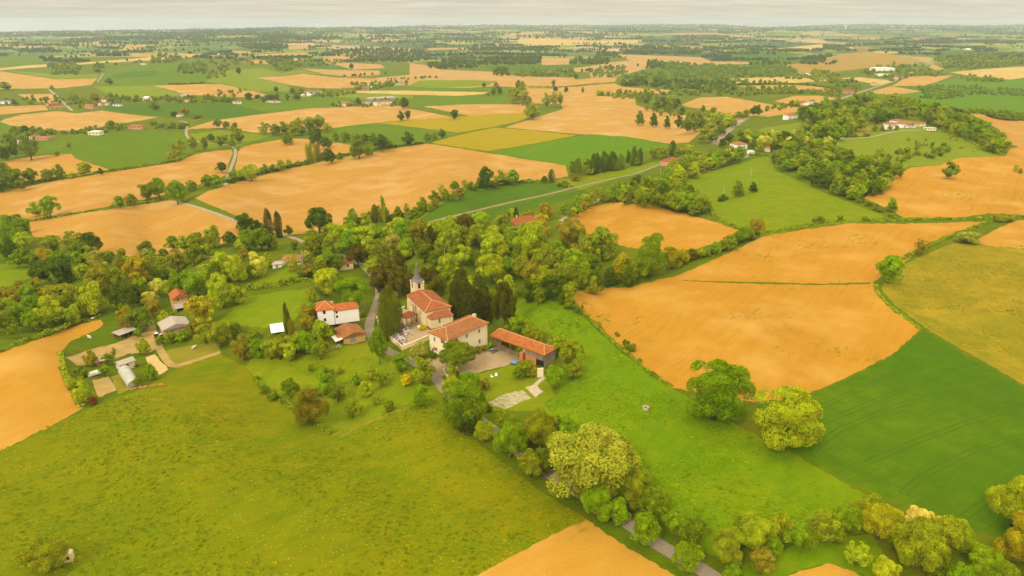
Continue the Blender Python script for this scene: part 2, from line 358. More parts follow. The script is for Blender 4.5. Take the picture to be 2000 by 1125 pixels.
# ------------------------------------------------------------------ fields, traced as they lie, later ones lie over earlier ones
POLY = []   # (key, object name, material, label, category, points)
def field(name, mat, label, pts, cat='field', key=None, fuzz=1.0):
    POLY.append(dict(key=key or label, name=name, mat=mat, label=label, cat=cat, pts=pts, fuzz=fuzz))
def ribbon(name, mat, label, pts, w, cat='road', key=None):
    """a strip of constant real width along a centre line"""
    P = []
    for a, b in zip(pts[:-1], pts[1:]):
        n = max(1, int(math.hypot(b[0]-a[0], b[1]-a[1])/8))
        P += [(a[0]+(b[0]-a[0])*i/n, a[1]+(b[1]-a[1])*i/n) for i in range(n)]
    P.append(pts[-1])
    for _ in range(3):
        P = [P[0]]+[((P[i-1][0]+2*P[i][0]+P[i+1][0])/4, (P[i-1][1]+2*P[i][1]+P[i+1][1])/4) for i in range(1, len(P)-1)]+[P[-1]]
    W = [ground(*p) for p in P]; l = []; r = []
    for i, p in enumerate(W):
        d = (W[min(i+1, len(W)-1)]-W[max(i-1, 0)]); d.z = 0; d.normalize(); n = Vector((-d.y, d.x, 0))*(w/2)
        a = proj(p+n); b = proj(p-n); l.append(a[:2]); r.append(b[:2])
    field(name, mat, label, l+r[::-1], cat, key, 0.0)

field('ground', 'verge', 'rough green grass between the fields and under the trees', [(-1000,40),(3000,40),(3000,2400),(-1000,2400)], 'ground', 'ground', 0)
field('farmland', 'land', 'far patchwork of small fields and copses below the horizon', [(-1000,30),(3000,30),(3000,118),(2000,118),(1800,126),(1560,120),(1400,125),(1300,112),(1150,114),(960,118),(800,122),(600,112),(400,110),(0,112),(-1000,112)], 'farmland', None, 2)
V = 'ploughed_field'; C = 'crop_field'; G = 'pasture'
# --- far band
_fr = random.Random(77)
for _i in range(60):
    _y = 58+52*_fr.random()**1.1; _x = _fr.uniform(-60, 2060); _w = _fr.uniform(10, 46); _h = (0.5+(_y-55)/28)*_fr.uniform(0.5, 1.3); _s = _fr.uniform(-0.5, 0.5)*_h
    if _y < float(sil([_x])[0])+4: continue
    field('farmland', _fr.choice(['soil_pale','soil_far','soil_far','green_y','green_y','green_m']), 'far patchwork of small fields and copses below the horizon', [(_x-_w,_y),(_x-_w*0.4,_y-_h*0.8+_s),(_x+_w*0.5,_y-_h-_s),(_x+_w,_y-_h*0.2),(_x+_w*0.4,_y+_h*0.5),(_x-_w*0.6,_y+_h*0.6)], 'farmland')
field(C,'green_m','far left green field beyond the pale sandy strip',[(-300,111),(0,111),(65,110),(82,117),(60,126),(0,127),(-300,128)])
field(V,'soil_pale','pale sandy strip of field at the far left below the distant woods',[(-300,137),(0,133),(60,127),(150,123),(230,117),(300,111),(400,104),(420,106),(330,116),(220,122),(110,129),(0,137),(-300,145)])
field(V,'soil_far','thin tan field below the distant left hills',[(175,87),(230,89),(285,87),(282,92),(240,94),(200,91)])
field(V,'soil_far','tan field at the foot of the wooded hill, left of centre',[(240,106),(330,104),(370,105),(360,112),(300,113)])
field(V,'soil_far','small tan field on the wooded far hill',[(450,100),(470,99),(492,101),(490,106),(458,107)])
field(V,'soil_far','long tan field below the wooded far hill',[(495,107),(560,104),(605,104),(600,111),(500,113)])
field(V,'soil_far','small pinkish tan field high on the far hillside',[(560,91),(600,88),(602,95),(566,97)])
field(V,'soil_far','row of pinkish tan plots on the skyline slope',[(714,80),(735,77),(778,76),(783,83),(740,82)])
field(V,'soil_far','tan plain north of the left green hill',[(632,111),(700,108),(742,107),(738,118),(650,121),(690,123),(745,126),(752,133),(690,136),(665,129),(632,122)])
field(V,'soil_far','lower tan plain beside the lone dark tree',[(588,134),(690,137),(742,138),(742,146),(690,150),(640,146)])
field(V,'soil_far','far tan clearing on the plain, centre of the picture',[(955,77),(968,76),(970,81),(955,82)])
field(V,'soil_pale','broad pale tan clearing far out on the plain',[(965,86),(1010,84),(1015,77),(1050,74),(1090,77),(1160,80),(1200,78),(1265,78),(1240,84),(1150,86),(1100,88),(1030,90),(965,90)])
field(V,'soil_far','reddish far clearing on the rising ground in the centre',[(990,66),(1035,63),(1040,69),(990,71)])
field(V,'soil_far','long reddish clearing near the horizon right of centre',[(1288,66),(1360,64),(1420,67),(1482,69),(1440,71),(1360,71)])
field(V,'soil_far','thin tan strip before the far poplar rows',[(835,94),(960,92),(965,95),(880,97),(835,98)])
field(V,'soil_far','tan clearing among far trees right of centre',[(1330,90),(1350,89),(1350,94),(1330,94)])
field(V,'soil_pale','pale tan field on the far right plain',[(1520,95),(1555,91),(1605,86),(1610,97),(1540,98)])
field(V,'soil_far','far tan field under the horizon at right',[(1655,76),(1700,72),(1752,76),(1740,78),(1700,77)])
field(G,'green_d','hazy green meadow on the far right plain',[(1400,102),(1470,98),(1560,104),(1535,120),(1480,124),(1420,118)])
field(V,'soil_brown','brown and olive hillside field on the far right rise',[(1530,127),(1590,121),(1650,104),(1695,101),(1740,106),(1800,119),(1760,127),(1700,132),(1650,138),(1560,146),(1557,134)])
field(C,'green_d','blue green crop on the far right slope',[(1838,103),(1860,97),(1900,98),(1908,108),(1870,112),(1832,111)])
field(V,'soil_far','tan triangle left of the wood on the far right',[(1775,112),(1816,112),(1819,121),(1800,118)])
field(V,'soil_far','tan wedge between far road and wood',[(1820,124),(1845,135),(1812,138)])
# --- left
field(V,'soil_mid2','tan field at the left edge below the copse',[(-300,140),(0,139),(40,145),(110,155),(190,153),(178,166),(120,172),(0,174),(-300,176)])
field(G,'pasture','green meadow round the copse at left',[(20,138),(90,143),(150,146),(190,144),(192,152),(112,154),(42,144)])
field(C,'green_m','bright green rounded hill field, left of centre',[(198,148),(212,134),(290,127),(350,123),(402,129),(402,160),(330,165),(250,167),(196,163)])
field(C,'green_d','dark green crop band on the rounded hill',[(222,146),(260,139),(306,138),(312,143),(300,149),(250,152),(205,155)], key='bright green rounded hill field, left of centre')
field(C,'green_y','yellow green field at the foot of the rounded hill',[(183,169),(250,168),(300,167),(330,176),(358,185),(300,193),(250,193),(205,181)])
field(V,'soil_mid2','tan field crossed by a track below the rounded hill',[(298,167),(362,165),(430,164),(470,172),(524,185),(500,191),(420,188),(360,184),(335,176)])
field(G,'green_y','yellow green slope right of the rounded hill',[(400,160),(440,138),(510,132),(552,143),(580,136),(652,147),(590,143),(500,151),(560,166),(572,179),(480,178),(440,164)])
field(V,'soil_mid2','small tan field on the hilltop, left of centre',[(474,120),(500,117),(531,118),(522,125),(482,123)])
field(C,'green_d','dark green field right of the hilltop',[(585,121),(630,122),(665,130),(682,136),(640,136),(588,130)])
field(V,'soil_mid2','large tan field right of the yellow green slope',[(500,151),(560,148),(592,144),(650,151),(752,154),(735,165),(690,171),(660,173),(600,171),(562,165)])
field(V,'soil_mid2','small tan field by the straight village road at left',[(35,184),(100,183),(120,199),(90,203),(45,190)])
field(V,'soil_mid2','tan field at the left edge beside the far village',[(-300,210),(0,208),(85,205),(95,215),(0,224),(-300,232)])
field(V,'soil_mid2','broad curved tan field left of the dark green crop',[(0,238),(8,233),(40,224),(110,217),(150,221),(200,216),(255,224),(310,229),(240,241),(190,250),(150,255),(95,255),(20,245)])
field(C,'green_d','dark green crop below the left hamlet',[(210,207),(300,200),(380,201),(456,203),(522,220),(430,232),(400,232),(330,229),(255,222),(205,214)])
field(C,'green_m','green field right of the dark green crop',[(456,203),(560,195),(700,187),(692,205),(580,214),(540,219),(522,218)])
field(G,'green_y','yellowish strip meadow above the farm roofs',[(640,188),(660,183),(800,184),(810,192),(700,192)])
field(V,'soil_mid2','wide pale tan field behind the valley trees, left of centre',[(362,252),(415,236),(520,222),(600,212),(690,208),(770,206),(830,218),(884,229),(760,237),(650,250),(560,257),(500,259),(430,250)])
field(C,'green_m','bright green valley field at left',[(80,284),(92,278),(140,268),(240,258),(352,255),(370,272),(386,298),(365,306),(330,316),(225,333),(150,305),(100,298)])
field(G,'green_m','green strip left of the valley houses',[(-300,250),(0,241),(60,250),(95,257),(70,262),(0,262),(-300,270)])
field(V,'soil_mid','small orange field left of the bright valley field',[(-300,330),(0,316),(80,304),(138,300),(148,310),(217,332),(135,345),(80,352),(0,352),(-300,372)])
field(V,'soil_mid','long orange field across the left middle ground',[(-300,420),(0,376),(40,366),(115,352),(220,336),(330,319),(371,305),(400,297),(452,292),(455,300),(446,320),(440,342),(390,360),(330,378),(225,401),(120,420),(40,431),(0,436),(-300,480)])
field(V,'soil_mid','orange field with a lone round tree',[(459,332),(464,300),(472,288),(500,281),(550,272),(600,271),(640,276),(685,281),(682,298),(640,303),(602,313),(560,322),(500,330)])
field(C,'green_m','dark green field left of the rapeseed',[(640,252),(700,243),(735,240),(800,249),(890,259),(862,272),(800,284),(720,292),(690,285),(640,274)])
field(G,'pasture','meadow strip behind the riverside trees, left of centre',[(372,262),(430,254),(500,262),(540,262),(470,284),(400,290)])
field(V,'soil_mid','great orange field in the middle of the valley',[(380,387),(400,376),(440,363),(500,346),(600,322),(700,302),(800,285),(832,280),(900,290),(960,300),(1105,323),(1110,345),(1060,353),(1010,354),(950,366),(900,380),(860,398),(800,415),(740,430),(680,440),(620,455),(560,460),(520,440),(470,424),(420,404)])
field(V,'soil_mid','orange field left of the pale lane',[(55,433),(110,425),(180,413),(260,402),(335,391),(352,394),(400,411),(465,436),(470,460),(430,478),(370,490),(320,500),(270,502),(200,494),(150,480),(100,466),(65,462)])
# --- centre and right valley
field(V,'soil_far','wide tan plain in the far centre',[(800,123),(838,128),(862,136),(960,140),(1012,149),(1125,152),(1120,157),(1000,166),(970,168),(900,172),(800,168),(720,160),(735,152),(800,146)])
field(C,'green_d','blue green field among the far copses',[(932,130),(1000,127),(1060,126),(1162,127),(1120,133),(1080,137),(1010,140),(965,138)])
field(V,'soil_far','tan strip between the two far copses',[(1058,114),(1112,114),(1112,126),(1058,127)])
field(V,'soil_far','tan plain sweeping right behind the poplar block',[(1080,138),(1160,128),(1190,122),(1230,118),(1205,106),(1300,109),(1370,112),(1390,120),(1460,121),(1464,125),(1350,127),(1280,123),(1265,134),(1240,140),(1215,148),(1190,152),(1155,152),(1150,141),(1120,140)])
field(V,'soil_mid2','tan strip with a ditch line in the centre plain',[(970,168),(1060,160),(1155,153),(1205,152),(1200,161),(1100,171),(1025,171)])
field(G,'pasture','pale green fallow in the centre plain',[(820,157),(900,156),(972,158),(950,168),(850,172),(795,168)])
field(C,'green_m','narrow green strip in the centre plain',[(790,171),(990,172),(985,179),(900,178),(790,177)])
field(V,'soil_pale','narrow pale strip left of the tall grey poplars',[(670,177),(800,177),(955,180),(930,188),(800,185),(680,181)])
field(C,'green_m','green field left of the tall grey poplars',[(800,192),(860,190),(940,184),(990,180),(992,202),(900,204),(850,206),(800,207)])
field(V,'soil_mid2','large tan field right of the tall grey poplars',[(1028,172),(1080,173),(1200,163),(1215,170),(1310,176),(1300,182),(1230,184),(1155,187),(1240,190),(1242,205),(1275,215),(1330,224),(1400,230),(1385,245),(1345,278),(1310,281),(1225,267),(1130,262),(985,249),(1040,232),(1100,213),(1095,203),(1040,202),(1030,190)])
field(V,'soil_mid2','tan field above the rapeseed',[(828,208),(900,204),(1026,203),(1028,221),(965,224),(925,228)])
field(C,'rape','upper yellow rapeseed field',[(738,240),(800,235),(880,229),(965,223),(1023,221),(1031,229),(1010,238),(960,248),(895,259),(830,251)])
field(C,'rape','lower yellow rapeseed field',[(843,278),(900,263),(965,249),(1040,255),(1126,264),(1040,281),(954,295),(900,288)])
field(C,'green_b','bright green wheat beside the lower rapeseed',[(958,297),(1050,281),(1150,262),(1224,267),(1312,284),(1260,297),(1200,312),(1150,324),(1105,322),(1040,311)])
field(C,'green_d','dark green crop above the grey lane',[(790,440),(810,430),(860,392),(910,368),(930,364),(1000,358),(1080,357),(1118,361),(1050,381),(930,409),(820,434)])
field(G,'pasture','light green strip above the grey lane',[(780,442),(800,430),(850,394),(905,368),(935,362),(915,372),(860,400),(805,440)], fuzz=0.6)
field(C,'green_d','dark green crop below the grey lane',[(825,440),(940,412),(1050,389),(1140,370),(1150,378),(1100,392),(1030,412),(960,432),(880,446)])
field(G,'pasture','light meadow between the lane and the poplar row',[(1085,352),(1170,340),(1260,321),(1330,304),(1345,310),(1280,326),(1200,350),(1130,372),(1120,362)])
field(V,'soil_mid2','rounded orange field on the right of the plain',[(1332,204),(1365,191),(1420,189),(1500,203),(1560,210),(1555,219),(1500,228),(1440,226),(1390,216),(1340,208)])
field(V,'soil_mid2','small orange field under the main road',[(1512,198),(1550,187),(1600,187),(1645,193),(1615,205),(1560,206)])
field(V,'soil_pale','bright sandy field before the poplar plantation',[(1418,154),(1500,151),(1600,148),(1615,158),(1550,162),(1440,163)])
field(V,'soil_mid2','thin orange strip behind the hedgerow on the right plain',[(1440,168),(1530,166),(1610,169),(1640,178),(1580,178),(1480,173)])
field(V,'soil_pale','bright sandy field left of the main road',[(1638,152),(1680,151),(1720,155),(1748,158),(1722,166),(1660,156)])
field(V,'soil_mid2','orange field right of the main road',[(1742,168),(1772,150),(1862,147),(1830,160),(1805,167)])
field(V,'soil_mid2','small orange field by the roadside trees',[(1690,182),(1740,168),(1796,178),(1785,183),(1700,184)])
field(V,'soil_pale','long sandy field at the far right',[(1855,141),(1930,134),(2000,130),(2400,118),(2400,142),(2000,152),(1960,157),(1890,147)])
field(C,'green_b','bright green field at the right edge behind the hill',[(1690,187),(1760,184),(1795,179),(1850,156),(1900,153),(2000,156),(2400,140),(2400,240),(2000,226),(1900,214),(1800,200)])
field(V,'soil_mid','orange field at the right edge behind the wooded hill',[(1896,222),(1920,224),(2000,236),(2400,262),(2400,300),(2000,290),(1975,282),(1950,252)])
# --- villa hill and right fields
field(G,'green_y','grassy slope below the villa',[(1590,285),(1640,272),(1700,268),(1755,256),(1850,250),(1890,258),(1930,285),(1966,303),(1870,309),(1832,323),(1778,325),(1700,345),(1650,330)])
field(G,'green_y','mown garden round the villa',[(1660,262),(1690,243),(1740,228),(1800,226),(1850,238),(1880,250),(1850,252),(1755,255),(1700,266)])
field(V,'drygrass','bare round bank left of the villa',[(1660,258),(1672,248),(1695,246),(1702,254),(1695,264),(1665,266)])
field(G,'green_y','olive field below the white house on the hill flank',[(1445,262),(1500,248),(1560,240),(1592,246),(1570,256),(1500,262)])
field(G,'pasture','green hill pasture with two poles',[(1325,352),(1390,334),(1445,318),(1500,304),(1514,332),(1600,372),(1690,408),(1738,425),(1600,440),(1490,462),(1440,452),(1400,432),(1390,396),(1345,366)])
field(V,'soil_near','orange field behind the big village wood',[(1108,424),(1150,404),(1200,395),(1270,400),(1340,418),(1400,434),(1442,449),(1420,466),(1360,486),(1300,492),(1240,485),(1160,470)])
field(V,'soil_near','large orange hill field at the upper right',[(1688,387),(1720,361),(1780,327),(1835,323),(1870,309),(1965,304),(1972,291),(2000,284),(2400,268),(2400,410),(2000,420),(1930,416),(1880,425),(1765,425),(1738,410)])
field(V,'soil_near','orange field corner at the right edge',[(1898,474),(1940,450),(1985,431),(2400,415),(2400,492),(2000,485),(1940,482)])
field(V,'soil_near','huge orange ploughed field on the right',[(1096,572),(1150,564),(1235,560),(1330,535),(1410,500),(1490,462),(1560,450),(1660,436),(1760,437),(1935,432),(1850,466),(1800,487),(1760,516),(1706,550),(1708,568),(1730,596),(1798,643),(1740,694),(1650,739),(1560,776),(1470,785),(1300,755),(1215,684),(1150,624)])
field(G,'verge','thin grass balk across the huge ploughed field',[(1318,547),(1400,549),(1500,551),(1600,554),(1700,551),(1700,555),(1600,557),(1500,555),(1400,552)], fuzz=0.5)
field(G,'fallow','yellowish fallow field at the right edge',[(1722,565),(1735,540),(1765,518),(1800,500),(1860,476),(1910,478),(2000,487),(2400,500),(2400,930),(2000,752),(1885,686),(1806,640),(1745,594)])
field(C,'wheat','dark green wheat field at lower right',[(1478,790),(1570,777),(1650,742),(1740,697),(1802,647),(1880,692),(1960,737),(2000,757),(2400,960),(2400,1200),(1930,1042),(1830,1002),(1700,962),(1555,886),(1500,845)])
TRAM = [[(1600,795),(1700,752),(1840,685)],[(1605,826),(1730,775),(1880,712)],[(1588,880),(1640,838),(1760,790),(1960,745)],[(1690,905),(1790,862),(1900,822),(2100,760)],[(1762,965),(1800,930),(1900,880),(2040,838),(2200,800)],[(1880,1012),(1925,980),(2050,930),(2250,880)],[(1575,868),(1700,935),(1850,990),(1960,1030)],[(1800,668),(1880,712),(2000,790),(2200,900)]]
for t in TRAM:
    for s in (-0.9, 0.9):
        W = [ground(*p) for p in t]; q = []
        for i, p in enumerate(W):
            d = W[min(i+1,len(W)-1)]-W[max(i-1,0)]; d.z = 0; d.normalize(); q.append(proj(p+Vector((-d.y, d.x, 0))*s)[:2])
        ribbon(C, 'tram', 'dark green wheat field at lower right', q, 0.42, 'field', 'dark green wheat field at lower right')
field(G,'meadow_r','lush green meadow strip right of the barn',[(1008,585),(1050,583),(1095,590),(1150,628),(1215,690),(1310,757),(1440,832),(1550,888),(1690,966),(1660,990),(1520,1030),(1420,1070),(1390,1085),(1260,1000),(1150,930),(1080,880),(1040,830),(1044,803),(1088,772),(1110,690),(1070,650),(1005,612)])
field(G,'meadow','flowering olive green meadow filling the lower left',[(-900,1150),(-500,1000),(0,878),(160,805),(285,757),(345,720),(430,692),(478,716),(520,768),(560,792),(650,852),(760,804),(832,772),(862,792),(940,872),(1060,962),(1146,1014),(930,1125),(700,1450),(300,2300),(-900,2300)])
field(V,'soil_front','pale orange field at the bottom edge',[(880,1155),(930,1125),(1000,1086),(1050,1060),(1100,1035),(1146,1014),(1180,1040),(1236,1075),(1315,1122),(1700,1420),(900,1450)])
field(V,'soil_front','small sandy field corner at the bottom right',[(1520,1135),(1560,1115),(1620,1100),(1672,1118),(1760,1180),(1700,1260),(1480,1180)])
field(G,'meadow_r','small green paddock between the hedges at the bottom right',[(1425,1112),(1500,1085),(1560,1064),(1640,1050),(1700,1042),(1760,1125),(1700,1128),(1620,1098),(1555,1115),(1500,1145)])
field(V,'soil_left','orange field strip curving along the left edge',[(-500,760),(0,690),(70,665),(150,635),(196,624),(202,632),(190,643),(140,665),(118,690),(126,730),(146,765),(162,797),(100,832),(0,880),(-500,1000)])
field(G,'pasture','green paddock at the far left behind the wood',[(-400,520),(0,515),(65,518),(66,540),(30,556),(0,562),(-400,590)])
# --- village ground
field(G,'pasture','meadow behind the white house',[(485,578),(560,568),(612,562),(625,580),(600,600),(566,632),(520,640),(470,636),(420,655),(395,655),(450,610)])
field(G,'pasture','hedged lawn before the pink roofed house',[(482,545),(520,535),(575,522),(590,535),(555,550),(500,558)])
field(G,'orchard_g','orchard grass below the tiled barn',[(478,716),(500,692),(560,690),(640,690),(700,668),(728,660),(760,690),(820,728),(858,758),(866,792),(832,772),(760,804),(650,852),(560,792),(520,768)])
field('track','drygrass','brown grassy ditch along the orchard edge',[(662,850),(700,830),(760,806),(800,792),(800,795),(760,810),(700,835),(664,856)], 'track', fuzz=1.5)
field('bare_ground','dirt','bare brown yard round the animal shed',[(127,698),(180,682),(232,668),(275,645),(296,640),(318,675),(290,690),(250,690),(215,706),(150,714)], 'yard')
field('bare_ground','sand','pale sandy rectangle beside the greenhouse',[(284,698),(302,692),(328,722),(311,732),(290,714)], 'plot')
field('vegetable_plot','dirt','bare rectangular vegetable plot below the white tunnel',[(180,742),(212,735),(227,763),(193,776)], 'plot')
field('vegetable_plot','drygrass','dry grass plot beside the greenhouse',[(216,736),(236,728),(258,760),(230,770)], 'plot')
field('paddock','drygrass','worn dry paddock above the big meadow',[(308,690),(345,680),(420,668),(432,690),(345,720),(330,712)], 'paddock')
ribbon('track','dirt','dirt track past the grey roofed hall',[(292,625),(300,650),(310,680),(335,718),(430,688)], 3.0, 'track')
field('farmyard','gravel','gravel yard before the open barn',[(885,715),(915,700),(940,683),(975,672),(1012,690),(1055,712),(1012,706),(985,716),(930,728),(905,738)], 'yard')
field('garden_lawn','orchard_g','garden lawn with the table below the barn',[(905,740),(930,730),(985,718),(1012,708),(1058,722),(1085,772),(1042,802),(962,802),(940,770)], 'lawn')
field('garden_bed','stones','stony white planting bed in the garden',[(952,786),(990,768),(1020,762),(1038,778),(985,800)], 'bed')
field('terrace','flag','pale flagstone terrace in the garden',[(1026,756),(1044,750),(1062,765),(1046,776)], 'terrace')
ribbon('path','flag','pale flagstone path to the terrace',[(1043,755),(1049,744),(1064,737)], 1.6, 'path')
field('churchyard','gravel','sandy churchyard inside the wall',[(757,660),(786,684),(838,664),(840,645),(822,628),(790,603),(775,610),(765,640)], 'churchyard')
field('courtyard','gravel','small paved court before the farmhouse corner',[(826,705),(850,695),(880,705),(890,725),(865,735),(845,722)], 'yard')
# --- roads
ribbon('road','asphalt','grey village lane past the church down to the bottom edge',[(739,580),(737,592),(728,612),(719,635),(722,658),(745,678),(775,694),(810,708),(842,724),(866,758),(903,798),(968,842),(1040,905),(1135,965),(1221,1018),(1290,1066),(1376,1115),(1500,1200)], 4.2)
ribbon('road','road_pale','pale lane between the orange fields at left',[(345,394),(372,400),(420,416),(462,432),(500,445),(545,455),(575,465),(602,476),(640,490),(700,510),(738,550),(740,582)], 3.6)
ribbon('road','road_pale','pale lane winding up to the left hamlet',[(440,362),(443,352),(447,335),(458,312),(463,288),(440,281),(400,280),(367,273),(357,256),(366,246),(376,240),(350,236)], 3.6)
ribbon('road','asphalt','grey lane through the dark green crops',[(800,442),(822,436),(860,428),(930,411),(1000,394),(1050,384),(1100,372),(1162,356),(1240,340),(1330,306)], 2.9)
ribbon('road','road_pale','straight pale road into the far left village',[(95,174),(108,185),(125,202),(141,216)], 5)
ribbon('road','road_pale','short pale bend of road on the rounded hill',[(190,160),(196,151),(202,143)], 4)
ribbon('road','asphalt','main road bend in the valley at right',[(1396,282),(1402,270),(1416,260),(1432,248),(1442,238),(1460,230)], 9)
ribbon('road','road_pale','straight main road running to the far right',[(1620,203),(1632,196),(1662,186),(1695,175),(1725,165),(1751,157),(1783,140),(1800,131),(1821,122)], 6)
ribbon('road','asphalt','lane climbing past the green hill pasture',[(1300,358),(1322,350),(1375,335),(1440,315),(1462,305),(1470,296)], 3.4)
ribbon('track','road_pale','dusty track at the corner of the orange field',[(1095,432),(1125,412),(1160,394),(1185,382)], 4, 'track')
ribbon('driveway','road_pale','pale curving driveway up to the villa',[(1630,271),(1665,270),(1702,268),(1735,259),(1760,255),(1800,254)], 4, 'driveway')
ribbon('track','dirt','sandy loop of track in the left meadow',[(400,502),(425,500),(448,498),(456,503)], 3.5, 'track')

def inside(px, py, pts):
    n = len(pts); c = np.zeros(len(px), bool); j = n-1
    for i in range(n):
        xi, yi = pts[i]; xj, yj = pts[j]
        if yi != yj:
            c ^= ((yi > py) != (yj > py)) & (px < (xj-xi)*(py-yi)/(yj-yi)+xi)
        j = i
    return c
def build_ground():
    co = []; ed = []
    for x in np.arange(-900, 2901, 20.0):           # regular survey points
        ins = 0 <= x <= 2000
        if not ins and x % 100: continue
        s = float(sil([x])[0])
        co.append((x, s))
        ys = list(np.arange(math.ceil(s)+2, 110, 4.0))+list(np.arange(112, 400, 10.0))+list(np.arange(410, 1200, 20.0))+list(np.arange(1240, 2400, 60.0))
        if not ins: ys = ys[::2]
        co += [(x+random.uniform(-3,3), y+random.uniform(-.5,.5)) for y in ys]
    for p in POLY:
        pts = p['pts']; q = []
        if p['name'] == 'ground': p['q'] = pts; continue
        for (a, b) in zip(pts, pts[1:]+pts[:1]):
            l = math.hypot(b[0]-a[0], b[1]-a[1]); n = max(1, min(60, int(l/7))) if p['fuzz'] else 1
            for i in range(n):
                t = i/n; x = a[0]+(b[0]-a[0])*t; y = a[1]+(b[1]-a[1])*t
                f = p['fuzz']*min(1.0, max(0.12, (y-60)/500.0))*2.3
                if i: x += random.uniform(-f, f); y += random.uniform(-f, f)*0.6
                q.append((x, y))
        p['q'] = q; b = len(co); co += q
        ed += [(b+i, b+(i+1) % len(q)) for i in range(len(q))]
    vs, es, fs, *_ = delaunay_2d_cdt([Vector(c) for c in co], ed, [], 0, 1e-4)
    P = np.array([(v[0], v[1]) for v in vs]); T = np.array([f for f in fs if len(f) == 3])
    cen = P[T].mean(1)
    ok = (cen[:,1] > sil(cen[:,0])-0.02)
    T = T[ok]; cen = cen[ok]
    own = np.zeros(len(T), int)
    for i, p in enumerate(POLY):
        own[inside(cen[:,0], cen[:,1], p['q'])] = i
    W = ground_np(P[:,0], np.maximum(P[:,1], 46.6))
    # orient upwards
    a, b, c = W[T[:,0]], W[T[:,1]], W[T[:,2]]
    up = np.cross(b-a, c-a)[:,2]
    T[up < 0] = T[up < 0][:, ::-1]
    keys = {}
    for i, p in enumerate(POLY): keys.setdefault(p['key'], []).append(i)
    used = 0
    for key, idx in keys.items():
        sel = np.isin(own, idx)
        if not sel.any(): print('EMPTY', key); continue
        t = T[sel]; o = own[sel]; u, inv = np.unique(t, return_inverse=True); inv = inv.reshape(-1, 3)
        me = bpy.data.meshes.new(POLY[idx[0]]['name'])
        me.from_pydata(W[u].tolist(), [], inv.tolist())
        mats = []
        for i in idx:
            if POLY[i]['mat'] not in mats: mats.append(POLY[i]['mat'])
        for m in mats: me.materials.append(M[m])
        me.polygons.foreach_set('material_index', [mats.index(POLY[k]['mat']) for k in o])
        me.polygons.foreach_set('use_smooth', [True]*len(t)); me.update()
        p = POLY[idx[0]]
        ob = bpy.data.objects.new(p['name'], me); COL.objects.link(ob)
        tag(ob, p['label'], p['cat'], kind='structure')
    # far side of the horizon hills, falling away behind the skyline
    xs = np.arange(-900, 2901, 20.0); w = ground_np(xs, sil(xs)); v = [tuple(q) for q in w]+[(q[0]*1.25, q[1]*1.25, -150.0) for q in w]; n = len(xs)
    me = bpy.data.meshes.new('hills'); me.from_pydata(v, [], [(i, i+1, n+i+1, n+i) for i in range(n-1)]); me.materials.append(M['land'])
    ob = bpy.data.objects.new('hills', me); COL.objects.link(ob); tag(ob, 'far side of the low blue hills on the horizon', 'hills', kind='structure')
build_ground()
